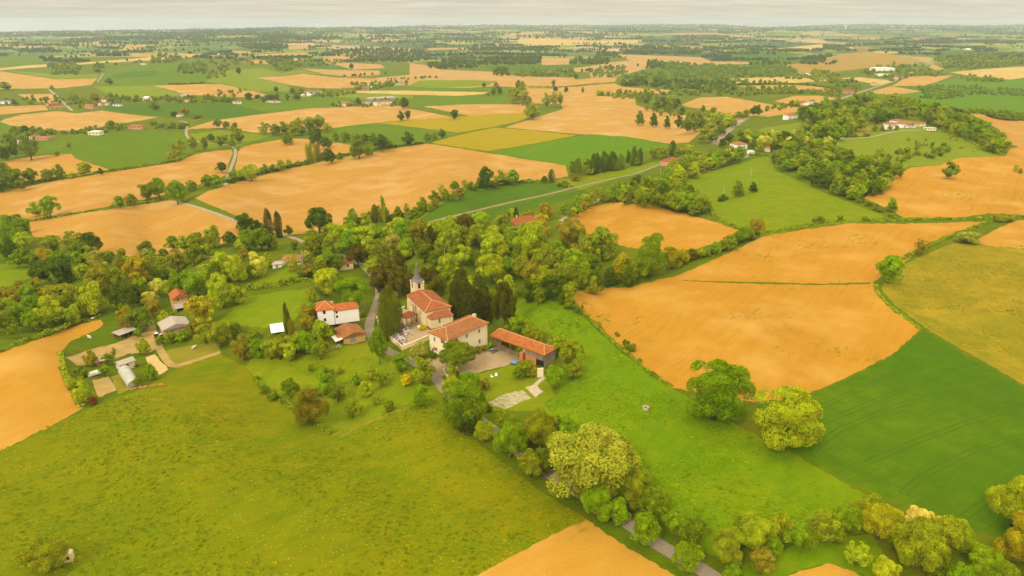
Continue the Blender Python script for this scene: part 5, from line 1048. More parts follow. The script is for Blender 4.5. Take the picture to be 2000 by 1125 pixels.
def door(parent, side, u, w, h, mat='shut_b', at=0.0, name='door'):
    b = MB()
    if side == 'f': b.box(u-w/2, at-0.05, -0.2, u+w/2, at+0.05, h)
    else: b.box(at-0.05, u-w/2, -0.2, at+0.05, u+w/2, h)
    o = b.build(name, M[mat], parent)
    k = MB()
    if side == 'f': k.box(u+w*0.3, at-0.11, h*0.45, u+w*0.38, at-0.051, h*0.5)
    else: k.box(at-0.11, u+w*0.3, h*0.45, at-0.051, u+w*0.38, h*0.5)
    k.build('handle', M['dark'], o); return o
def chimney(parent, x, y, z0, z1, mat='stone', s=0.45):
    b = MB(); b.box(x-s, y-s*0.8, z0, x+s, y+s*0.8, z1); o = b.build('chimney', M[mat], parent)
    c = MB(); c.box(x-s-0.08, y-s*0.8-0.08, z1, x+s+0.08, y+s*0.8+0.08, z1+0.12); c.build('cap', M['concrete'], o)

def farmhouse():
    f = Frame((876,704), (952,669), (839,688)); H = f.hz((0,0), 664)
    t = empty('farmhouse', f.o, f.rz); tag(t, 'large cream stone farmhouse with a hipped old tile roof beside the gravel yard', 'house')
    w = gable_walls(f.L, f.W, H, 0, 'x', 'stone_g', t)
    q = MB()                                       # stone quoins at the right corner and a plinth
    for i in range(12):
        s = 0.55 if i % 2 else 0.35; q.box(f.L-s, -0.035, i*H/12, f.L+0.035, s, (i+0.9)*H/12)
    q.build('quoins', M['stone'], t)
    rise = 2.5
    b, caps, A, B = roof_mb(0, 0, f.L, f.W, H, rise, 'x', f.W*0.42, f.W*0.38, 0.6); r = b.build('roof', M['tile_old'], t); ridge_caps(r, caps)
    c = MB(); chimney(t, f.L-0.8, f.W*0.62, H-0.3, H+2.0, 'stone_g', 0.7)
    chimney(t, f.L*0.28, f.W-1.2, H, H+1.9, 'stone', 0.3)
    for px, py, w_, h_, sh in ((911.5,656,1.0,1.7,'shut_w'),(935.7,646.5,1.0,1.7,'shut_w'),(936.5,666.5,1.1,2.0,'shut_w'),(891,664.5,1.3,1.7,None)):
        u, z = f.on_front(px, py)
        window(t, 'f', u, z, w_, h_, sh) if sh else window(t, 'f', u, z, w_, h_, name='closed_shutters', open_dark=True).data.materials.__setitem__(0, M['shut_b'])
    u, z = f.on_front(912.5, 669); window(t, 'f', u, z, 0.7, 0.7)
    u, z = f.on_front(913, 676.5); door(t, 'f', u, 1.3, 2.3)
    u, z = f.on_left(848.8, 662.5); window(t, 'l', u, z, 1.0, 1.9, 'shut_w')
    u, z = f.on_left(865, 667); window(t, 'l', u, z, 1.1, 1.9, 'shut_b')
    u, z = f.on_left(850.5, 681.5); window(t, 'l', u, max(z, 1.1), 1.0, 1.5, 'shut_b')
    u, z = f.on_left(846.5, 682.5); door(t, 'l', u+0.3, 1.0, 2.2)
farmhouse()

def church():
    # nave runs from the tower (far left) to the hipped end (near right)
    f = Frame((832,638), (881,627), (797,604)); d = (Vector((0,0,CAMZ))+ray(797,605)*((f.o.z-CAMZ)/ray(797,605).z))-f.o
    f.ey = d.normalized(); f.ex = Vector((f.ey.y, -f.ey.x, 0)); f.W = d.length; f.rz = math.atan2(f.ex.y, f.ex.x); r_ = ray(881,627); f.L = ((Vector((0,0,CAMZ))+r_*((f.o.z-CAMZ)/r_.z))-f.o).dot(f.ex); f.L = min(max(f.L, 8.0), 11.5); print('church', f.L, f.W)
    H = f.hz((0,0), 608.5)
    t = empty('church', f.o, f.rz); tag(t, 'small pale stone village church with grey slate spire and red tiled roof', 'church')
    gable_walls(f.L, f.W, H, 0, 'x', 'stone', t, 'nave_wall')
    m = f.L/2
    rise = f.hz((m, f.W*0.42), 585)-H; rise = max(1.8, min(rise, 4.5))
    b, caps, A, B = roof_mb(0, 0, f.L, f.W, H, rise, 'y', f.L*0.62, 0.0, 0.5); r = b.build('roof', M['tile_church'], t); ridge_caps(r, caps)
    for i, v in enumerate((0.25, 0.52, 0.8)):      # tall side windows and buttresses
        window(t, 'l', f.W*v, H*0.62, 0.7, 1.7, arch=True, open_dark=True)
        k = MB(); k.box(-0.7, f.W*(v+0.12)-0.3, -1, -0.0, f.W*(v+0.12)+0.3, H*0.8); k.build('buttress', M['stone'], t)
    # tower rises through the far end of the nave
    s = 4.7; tx, ty = m-s/2, f.W-0.2
    c = (m, f.W-0.2+s/2); P = (c[0]-s/2, c[1]-s/2)
    ze = f.hz(P, 553.0); za = f.hz(c, 519.0)
    b = MB(); b.box(tx, ty, -1, tx+s, ty+s, ze); tw = b.build('tower', M['stone'], t)
    cb = MB(); cb.box(tx-0.15, ty-0.15, ze-0.35, tx+s+0.15, ty+s+0.15, ze-0.05); cb.build('cornice', M['stone_g'], tw)
    def op(side, u, z, at):
        b = MB(); w, h = 0.55, 1.9; n = 8
        pr = [(u-w, z-h/2), (u+w, z-h/2)]+[(u+w*math.cos(math.pi*i/n), z+h/2+w*math.sin(math.pi*i/n)) for i in range(n+1)]
        d = 0.04
        f_ = [(p[0], at-d, p[1]) if side == 'f' else (at-d, p[0], p[1]) for p in pr]
        k = [(p[0], at+0.1, p[1]) if side == 'f' else (at+0.1, p[0], p[1]) for p in pr]
        if side == 'l': f_ = f_[::-1]; k = k[::-1]
        b.face(f_); b.face(k[::-1])
        for i in range(len(f_)): b.face([f_[i], k[i], k[(i+1) % len(f_)], f_[(i+1) % len(f_)]])
        b.build('belfry_opening', M['dark'], tw)
    op('f', m, ze-2.0, ty); op('l', ty+s/2, ze-2.0, tx)
    b = MB(); hh = za-ze; o = 0.5                  # flared slate spire, octagonal above a square foot
    prof = [(s/2+o, 0.0, 0), (s*0.36, hh*0.17, 1), (s*0.255, hh*0.36, 1), (0.05, hh, 1)]
    rings = []
    for rr_, z, oc in prof:
        ring = []
        for i in range(8):
            a = math.pi/8+i*math.pi/4
            if oc: x, y = rr_*math.cos(a)*1.06, rr_*math.sin(a)*1.06
            else:
                x, y = math.cos(a), math.sin(a); k = rr_/max(abs(x), abs(y)); x *= k; y *= k
            ring.append((c[0]+x, c[1]+y, ze+z))
        rings.append(ring)
    for a, bb in zip(rings[:-1], rings[1:]):
        for i in range(8): b.face([a[i], a[(i+1) % 8], bb[(i+1) % 8], bb[i]])
    b.face(rings[0][::-1]); b.face(rings[-1])
    sp = b.build('spire', M['slate'], t)
    b = MB(); b.tube((c[0],c[1],za-0.2), (c[0],c[1],za+1.3), 0.06, 0.05, 6); b.box(c[0]-0.4, c[1]-0.05, za+0.75, c[0]+0.4, c[1]+0.05, za+0.87); b.build('cross', M['frame'], sp)
    # lower sacristy with its own roof against the near end
    g = Frame((842,643), (885,634), (833,636), z=f.o.z); Hs = min(g.hz((0,0), 623.5), H-1.2)
    s2 = empty('sacristy', g.o, g.rz); s2.parent = t; s2.matrix_parent_inverse = (Matrix.Translation(f.o) @ Matrix.Rotation(f.rz, 4, 'Z')).inverted()
    W2 = 6.0
    gable_walls(g.L, W2, Hs, 0, 'x', 'stone', s2, 'sacristy_wall')
    b, caps, *_ = roof_mb(0, 0, g.L, W2, Hs, 1.5, 'x', 4.2, 1.0, 0.4); b.build('sacristy_roof', M['tile_church'], s2)
    u, z = g.on_front(858.5, 628); window(s2, 'f', u, z, 1.0, 1.3, arch=True, name='arched_window')
    u, z = g.on_front(879, 620); window(s2, 'f', u, z, 0.8, 0.9, name='small_window')
    # open porch on the churchyard side
    p = Frame((795,636), (815,626), depth=5.0, z=f.o.z)
    hp = 3.3
    pr = empty('porch', p.o, p.rz); pr.parent = t; pr.matrix_parent_inverse = s2.matrix_parent_inverse.copy()
    b = MB()
    for x, y in ((0.2,0.2),(p.L-0.2,0.2),(0.2,4.2),(p.L/2,0.2)): b.box(x-0.14, y-0.14, -0.6, x+0.14, y+0.14, hp)
    b.build('porch_posts', M['timber'], pr)
    b, caps, *_ = roof_mb(0, 0, p.L, 4.6, hp, 1.2, 'x', 2.0, 2.0, 0.4); b.build('porch_roof', M['tile_church'], pr)
church()

def white_house():
    f = Frame((622,633), (654,629.5), depth=8.0); H = f.hz((0,0), 606.5)
    t = empty('white_house', f.o, f.rz); tag(t, 'white two storey house with two orange hipped roofs, left of the lane', 'house')
    gable_walls(f.L, f.W, H, 0, 'x', 'white', t)
    b, caps, *_ = roof_mb(0, 0, f.L, f.W, H, 2.4, 'x', None, None, 0.45); r = b.build('roof', M['tile_new'], t); ridge_caps(r, caps)
    g = Frame((655,629), (702,622), depth=6.0, z=f.o.z); Hg = g.hz((0,0), 607)
    w = empty('wing', g.o, g.rz); w.parent = t; w.matrix_parent_inverse = (Matrix.Translation(f.o) @ Matrix.Rotation(f.rz, 4, 'Z')).inverted()
    gable_walls(g.L, g.W, Hg, 0, 'x', 'white', w, 'wing_wall')
    b, caps, *_ = roof_mb(0, 0, g.L, g.W, Hg, 1.9, 'x', 0, 3.2, 0.4); b.build('wing_roof', M['tile_new'], w)
    for px, py, a, b_ in ((633.3,610,1.05,1.6),(634.8,624.5,1.05,1.3)):
        u, z = f.on_front(px, py); window(t, 'f', u, max(z, 1.0), a, b_, open_dark=True)
    for px, py in ((655.8,610.5),(656.5,618.6)):
        u, z = g.on_front(px, py); window(w, 'f', max(u, 0.9), z, 0.85, 1.05, open_dark=True)
    chimney(t, f.L-0.5, f.W*0.5, H, H+1.6, 'pinkish', 0.35)
    b = MB(); b.box(-2.2, 2, -1, 0, 7, H*0.72); b.build('side_wing', M['pinkish'], t)
    b, caps, *_ = roof_mb(-2.2, 2, -0.4, 7, H*0.72, 0.8, 'y', 0.8, 0.8, 0.3); b.build('side_roof', M['tile_new'], t)
white_house()

def tiled_barn():
    f = Frame((672,671.5), (714,661.5), depth=10.5); H = f.hz((0,0), 660); Hr = f.hz((f.L/2,0), 650.5)
    H = max(2.6, H); rise = max(1.6, Hr-H)
    t = empty('barn', f.o, f.rz); tag(t, 'low ochre barn with broad orange tiled gable roof and teal gable', 'barn')
    gable_walls(f.L, f.W, H-0.05, rise, 'y', 'ochre', t)
    b, caps, *_ = roof_mb(0, 0, f.L, f.W, H, rise, 'y', 0, 0, 0.45); b.build('roof', M['tile_old'], t)
    b = MB(); b.face([(0.3,-0.06,H*0.9),(f.L-0.3,-0.06,H*0.9),(f.L-0.3,-0.06,H+0.05),(f.L/2,-0.06,H+rise-0.2),(0.3,-0.06,H+0.05)])
    b.face([(0.3,-0.01,H*0.9),(0.3,-0.01,H+0.05),(f.L/2,-0.01,H+rise-0.2),(f.L-0.3,-0.01,H+0.05),(f.L-0.3,-0.01,H*0.9)]); b.build('gable_boards', M['teal'], t)
    door(t, 'f', f.L*0.42, f.L*0.26, H*0.89, 'teal')
    b = MB(); b.face([(-3.6,-0.4,H*0.72),(0.1,-0.4,H*0.95),(0.1,5.5,H*0.98),(-3.6,5.5,H*0.75)]); b.face([(-3.6,-0.4,H*0.72-0.1),(-3.6,5.5,H*0.75-0.1),(0.1,5.5,H*0.98-0.1),(0.1,-0.4,H*0.95-0.1)])
    for e in (((-3.6,-0.4,H*0.72),(0.1,-0.4,H*0.95)),): b.face([(e[0][0],e[0][1],e[0][2]-0.1),(e[1][0],e[1][1],e[1][2]-0.1),e[1],e[0]])
    b.build('lean_to_roof', M['tin_w'], t)
    b = MB(); b.box(-3.5,-0.3,-0.8,-3.3,-0.1,H*0.7); b.box(-3.5,5.2,-0.8,-3.3,5.4,H*0.73); b.box(-1.8,-0.3,-0.8,-1.65,-0.15,H*0.8); b.build('lean_to_posts', M['timber'], t)
    b = MB(); b.face([(-1.9,1.6,H*0.90+0.02),(0.15,1.6,H*0.99+0.06),(0.15,5.6,H*1.0+0.06),(-1.9,5.6,H*0.92+0.02)]); b.face([(-1.9,1.6,H*0.88),(-1.9,5.6,H*0.90),(0.15,5.6,H*0.985),(0.15,1.6,H*0.97)]); b.build('red_tile_patch', M['tile_bright'], t)
tiled_barn()

def open_barn():
    f = Frame((961,675), (1062,713), depth=7.5); H = max(3.4, f.hz((0,0), 655.5))
    t = empty('open_barn', f.o, f.rz); tag(t, 'long open fronted barn with bright orange tile roof and slatted timber end', 'barn')
    b, caps, *_ = roof_mb(0, 0, f.L, f.W, H, 2.1, 'x', 1.2, 3.4, 0.6); r = b.build('roof', M['tile_bright'], t); ridge_caps(r, caps, 'ridge', 0.12)
    b = MB(); b.box(0, f.W-0.3, -1, f.L*0.62, f.W, H-0.2); b.build('back_wall', M['ochre'], t)
    b = MB(); b.box(0, 0.4, -1, 0.25, f.W-0.3, H-0.2); b.build('side_wall', M['stone'], t)
    for k in (0.012, 0.17, 0.36, 0.54):
        b = MB(); b.box(f.L*k-0.14, 0.0, -0.8, f.L*k+0.14, 0.28, H-0.2); b.tube((f.L*k, 0.14, H-1.5), (f.L*k+1.3, 0.14, H-0.25), 0.08, 0.08, 5); b.build('post', M['timber'], t)
    b = MB(); b.box(0, 0.02, H-0.45, f.L*0.6, 0.26, H-0.17); b.build('beam', M['timber'], t)
    b = MB(); b.box(f.L*0.60, 0.25, -1.5, f.L*0.64, f.W, H-0.2); b.build('partition', M['ochre'], t)
    b = MB(); b.box(f.L*0.66, -0.1, -1.5, f.L*0.86, 0.25, H*0.36); b.box(f.L*0.58, -1.2, -1.0, f.L*0.64, 0.2, H*0.55); b.build('brick_base', M['brick'], t)
    b = MB(); n = 22
    for i in range(n):
        x = f.L*(0.65+0.345*i/n); b.box(x, 0.04, H*0.34, x+f.L*0.345/n*0.72, 0.12, H-0.18)
    for i in range(14):
        y = 0.2+(f.W-0.4)*i/14; b.box(f.L-0.1, y, -1.2, f.L-0.02, y+(f.W-0.4)/14*0.8, H-0.18)
    b.build('slatted_boards', M['wood_g'], t)
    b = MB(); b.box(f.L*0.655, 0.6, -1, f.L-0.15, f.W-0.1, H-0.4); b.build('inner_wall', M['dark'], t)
    q = hedge_leaves('ivy', f.o+f.ex*(f.L*0.56)+f.ey*(-0.5), 1.5, H*0.85, 'mid', 'ivy growing over the middle of the open barn front', 'ivy')
def hedge_leaves(name, loc, w, h, tint, label, cat):
    rr = np.random.default_rng(3); n = 420; p = rr.normal(size=(n,3))*np.array([w*0.42, w*0.25, h*0.28]); p[:,2] += h*0.5; p[:,2] = np.clip(p[:,2], 0.05, h)
    nr = rr.normal(size=(n,3)); nr /= np.linalg.norm(nr, axis=1)[:,None]; tt = np.cross(nr, rr.normal(size=(n,3))); tt /= np.linalg.norm(tt, axis=1)[:,None]; bb = np.cross(nr, tt); s = 0.4
    q = np.stack([p-tt*s*.6, p-bb*s*.45, p+tt*s*.6, p+bb*s*.45], 1).reshape(-1,3)
    me = crown_mesh(name, q, n); me.materials.clear(); me.materials.append(M['hedge_leaf']); o = bpy.data.objects.new(name, me); COL.objects.link(o); o.location = loc; o.color = (*TINT[tint], 1)
    tag(o, label, cat); return o
open_barn()

def house(name, label, A, B, depth, h, rise, wall='stone_g', roof='tile_far', axis='x', hip=True, nwin=2, cat='house', chim=False, z=None, storeys=1, ov=0.35, wcol=None):
    f = Frame(A, B, depth=depth, z=z); t = empty(name, f.o, f.rz); tag(t, label, cat)
    gable_walls(f.L, f.W, h, 0 if hip else rise, axis, wall, t)
    b, caps, *_ = roof_mb(0, 0, f.L, f.W, h, rise, axis, None if hip else 0, None if hip else 0, ov); b.build('roof', M[roof], t)
    for s in range(storeys):
        for i in range(nwin):
            u = f.L*(i+0.7)/(nwin+0.4); window(t, 'f', u, h*(s+0.55)/storeys, min(1.3, f.L*0.14), min(1.6, h*0.42/storeys), open_dark=True)
    if nwin: door(t, 'f', f.L*0.5/(nwin+0.4)+0.3, min(1.1, f.L*0.12), min(2.1, h*0.7), wcol or 'shut_b')
    if chim: chimney(t, f.L*0.3, f.W*0.5, h+rise*0.5, h+rise+1.0, wall, 0.35)
    return t, f
# left hamlet
def hamlet():
    f = Frame((342,612), (371,606), depth=9.0); h = f.hz((0,0), 585); t = empty('red_roofed_house', f.o, f.rz); tag(t, 'tall timber gabled house with a red tile roof in the left hamlet', 'house')
    r_ = 2.2
    gable_walls(f.L, f.W, h, r_, 'y', 'ochre', t); b, c, *_ = roof_mb(0, 0, f.L, f.W, h, r_, 'y', 0, 0, 0.5); b.build('roof', M['tile_new'], t)
    b = MB(); b.face([(0,-2.6,h*0.42),(f.L,-2.6,h*0.42),(f.L,-0.02,h*0.66),(0,-0.02,h*0.66)]); b.face([(0,-2.6,h*0.42-0.12),(0,-0.02,h*0.66-0.12),(f.L,-0.02,h*0.66-0.12),(f.L,-2.6,h*0.42-0.12)]); b.build('canopy', M['tin'], t)
    b = MB(); b.box(0.1,-2.5,-1,0.3,-2.3,h*0.42); b.box(f.L-0.3,-2.5,-1,f.L-0.1,-2.3,h*0.42); b.build('canopy_posts', M['timber'], t)
    b = MB(); b.box(f.L*0.15,-0.06,0,f.L*0.85,0.05,h*0.36); b.build('garage_opening', M['dark'], t)
    window(t, 'f', f.L*0.35, h*0.9, 0.8, 0.8, open_dark=True); window(t, 'f', f.L*0.68, h*0.9, 0.8, 0.8, name='window')
    f = Frame((322,660), (373,648), depth=10.0); h = max(2.8, f.hz((0,0), 645)); t = empty('grey_roofed_hall', f.o, f.rz); tag(t, 'low pinkish hall with a grey sheet gable roof in the left hamlet', 'hall')
    gable_walls(f.L, f.W, h, 2.0, 'y', 'pinkish', t); b, c, *_ = roof_mb(0, 0, f.L, f.W, h, 2.0, 'y', 0, 0, 0.6); b.build('roof', M['tin'], t)
    b = MB(); b.face([(0.2,-0.05,h),(f.L-0.2,-0.05,h),(f.L/2,-0.05,h+1.85)]); b.face([(0.2,-0.01,h),(f.L/2,-0.01,h+1.85),(f.L-0.2,-0.01,h)]); b.build('gable_panel', M['teal'], t)
    window(t, 'f', f.L*0.3, h*0.55, 1.2, 1.0, open_dark=True); door(t, 'f', f.L*0.6, 1.1, 2.1, 'teal')
    f = Frame((236,665), (268,653), depth=5.5); t = empty('animal_shed', f.o, f.rz); tag(t, 'open animal shed with a pale single pitch sheet roof', 'shed'); h = 2.7
    b = MB(); b.box(-0.4,-0.5,h-0.12,f.L+0.4,f.W+0.5,h); b.build('roof', M['tin'], t)
    b = MB(); b.box(0,f.W-0.2,-1,f.L,f.W,h-0.13); b.build('back_wall', M['brick'], t)
    b = MB()
    for x in (0.2, f.L*0.5, f.L-0.2): b.box(x-0.1,0.1,-0.8,x+0.1,0.3,h-0.13)
    b.build('posts', M['timber'], t)
    # greenhouse tunnel with a small tiled shed at its end
    a = ground(262,754); r_ = ray(243,724); e = Vector((0,0,CAMZ))+r_*((a.z-CAMZ)/r_.z); d = (e-a); d.z = 0; ln = d.length; rz = math.atan2(d.y, d.x)
    t = empty('greenhouse', a, rz); tag(t, 'rounded grey white plastic greenhouse tunnel in the hamlet garden', 'greenhouse')
    R_ = 2.1; b = MB(); n = 12
    for i in range(n):
        a0, a1 = math.pi*i/n, math.pi*(i+1)/n
        b.face([(0,R_*math.cos(a0),R_*1.05*math.sin(a0)),(0,R_*math.cos(a1),R_*1.05*math.sin(a1)),(ln,R_*math.cos(a1),R_*1.05*math.sin(a1)),(ln,R_*math.cos(a0),R_*1.05*math.sin(a0))][::-1])
    for x in (0, ln):
        ring = [(x,R_*math.cos(math.pi*i/n),R_*1.05*math.sin(math.pi*i/n)) for i in range(n+1)]; b.face(ring if x == 0 else ring[::-1])
    b.build('film_cover', M['film'], t, True)
    for k in range(6):
        x = ln*k/5; b = MB()
        for i in range(n):
            a0, a1 = math.pi*i/n, math.pi*(i+1)/n; b.tube((x,(R_+.03)*math.cos(a0),(R_+.03)*1.05*math.sin(a0)),(x,(R_+.03)*math.cos(a1),(R_+.03)*1.05*math.sin(a1)),0.04,0.04,4)
        b.build('hoop', M['tin'], t)
    house('garden_shed', 'small brown tiled shed at the head of the greenhouse tunnel', (236,724), (265,714), 4.0, 2.4, 0.9, 'stone_g', 'tin', 'x', False, 1, 'shed')
    house('hut', 'tiny hut with pale sheet roof beside the white tunnel', (190,716), (207,711), 3.0, 2.0, 0.4, 'brick', 'tin', 'x', False, 1, 'hut')
    a = ground(170,735); r_ = ray(204,724); e = Vector((0,0,CAMZ))+r_*((a.z-CAMZ)/r_.z); d = e-a; d.z = 0; ln = d.length
    t = empty('polytunnel', a, math.atan2(d.y, d.x)); tag(t, 'long low white polytunnel among shrubs in the hamlet garden', 'polytunnel'); b = MB(); R_ = 1.3
    for i in range(n):
        a0, a1 = math.pi*i/n, math.pi*(i+1)/n
        b.face([(0,R_*math.cos(a0),R_*math.sin(a0)),(0,R_*math.cos(a1),R_*math.sin(a1)),(ln,R_*math.cos(a1),R_*math.sin(a1)),(ln,R_*math.cos(a0),R_*math.sin(a0))][::-1])
    for x in (0, ln):
        ring = [(x,R_*math.cos(math.pi*i/n),R_*math.sin(math.pi*i/n)) for i in range(n+1)]; b.face(ring if x == 0 else ring[::-1])
    b.build('film_cover', M['tin_w'], t, True)
    b = MB(); b.box(-0.06,-0.4,0,0.02,0.4,1.0); b.build('flap', M['film'], t)
    # white canopy
    f = Frame((531,661), (557,657), depth=9.5); t = empty('carport', f.o, f.rz); tag(t, 'flat bright white carport roof left of the white house', 'carport')
    b = MB(); b.box(0,0,2.3,f.L,f.W,2.45); b.build('roof', M['white'], t)
    b = MB()
    for x in (0.2, f.L-0.2):
        for y in (0.2, f.W-0.2): b.tube((x,y,-0.5),(x,y,2.3),0.07,0.07,6)
    b.build('posts', M['timber'], t)
hamlet()
house('pink_roofed_house', 'house with a flat pinkish orange roof among trees left of the lane', (551,519), (586,518), 9, 3.4, 1.3, 'white', 'tile_far', 'x', True, 3, chim=False)
house('garage', 'low white garage joined beside the pink roofed house', (533,525), (551,523), 6, 2.4, 0.5, 'white', 'tin', 'x', False, 1, 'garage')
house('manor_house', 'big manor with faded red tile roof half hidden in the village wood', (999,462), (1062,452), 13, 7.0, 3.6, 'stone_g', 'tile_church', 'x', True, 4, chim=True, storeys=2)
house('cottage', 'orange roofed cottage glimpsed in the trees behind the white house', (655,528), (690,522), 8, 3.0, 1.4, 'stone_g', 'tile_new', 'x', False, 2)
def villa():
    t, f = house('villa', 'white villa with terracotta roofs on top of the wooded hill', (1762,250), (1787,248), 12, 4.2, 2.2, 'white', 'tile_far', 'x', True, 3, 'villa')
    for nm, x0, y0, x1, y1, h in (('upper_wall',1,9,10,18,6.5),('side_wall',-14,6,0,15,4.0)):
        b = MB(); b.box(x0,y0,-2,x1,y1,h); b.build(nm, M['white'], t); b, c, *_ = roof_mb(x0,y0,x1,y1,h,1.7,'x',None,None,0.5); b.build(nm.replace('wall','roof'), M['tile_far'], t)
    for x in (-11,-7,-3): window(t, 'f', x, 2.2, 1.6, 1.6, at=6.0, open_dark=True)
    b = MB()
    for x in (f.L*0.35, f.L*0.55, f.L*0.75, f.L*0.95): b.box(x-0.2,-2.0,-1,x+0.2,-1.6,3.6)
    b.build('loggia_columns', M['white'], t)
    b = MB(); b.box(f.L*0.3,-2.2,3.6,f.L,0,3.85); b.build('loggia_roof', M['tile_far'], t)
    p = Frame((1722,246), (1742,249), depth=9); o = empty('swimming_pool', p.o, p.rz); tag(o, 'pale swimming pool terrace left of the villa', 'pool')
    b = MB(); b.box(0,0,-1,p.L,p.W,0.35); b.build('pool_deck', M['marble'], o); b = MB(); b.box(1,2,0.3,p.L-1,p.W-2,0.38); b.build('water', M['pool'], o)
    t, f = house('pool_house', 'low white terrace building with dark openings right of the villa', (1804,253), (1828,254), 6, 1.9, 0.3, 'stone_g', 'marble', 'x', True, 4, 'building')
    house('outbuilding', 'tiny white hut with terracotta roof at the wood edge right of the villa', (1852,249), (1859,250), 6, 3.6, 1.4, 'white', 'tile_far', 'x', False, 1, 'hut')
    house('carport', 'long tiled carport just right of the villa', (1788,246), (1808,245), 6, 2.6, 0.9, 'stone_g', 'tile_far', 'x', False, 2, 'carport')
    house('gatehouse', 'small pale gatehouse at the lower end of the villa driveway', (1632,270), (1646,271), 6, 3.0, 1.0, 'marble', 'marble', 'x', False, 1, 'gatehouse')
villa()
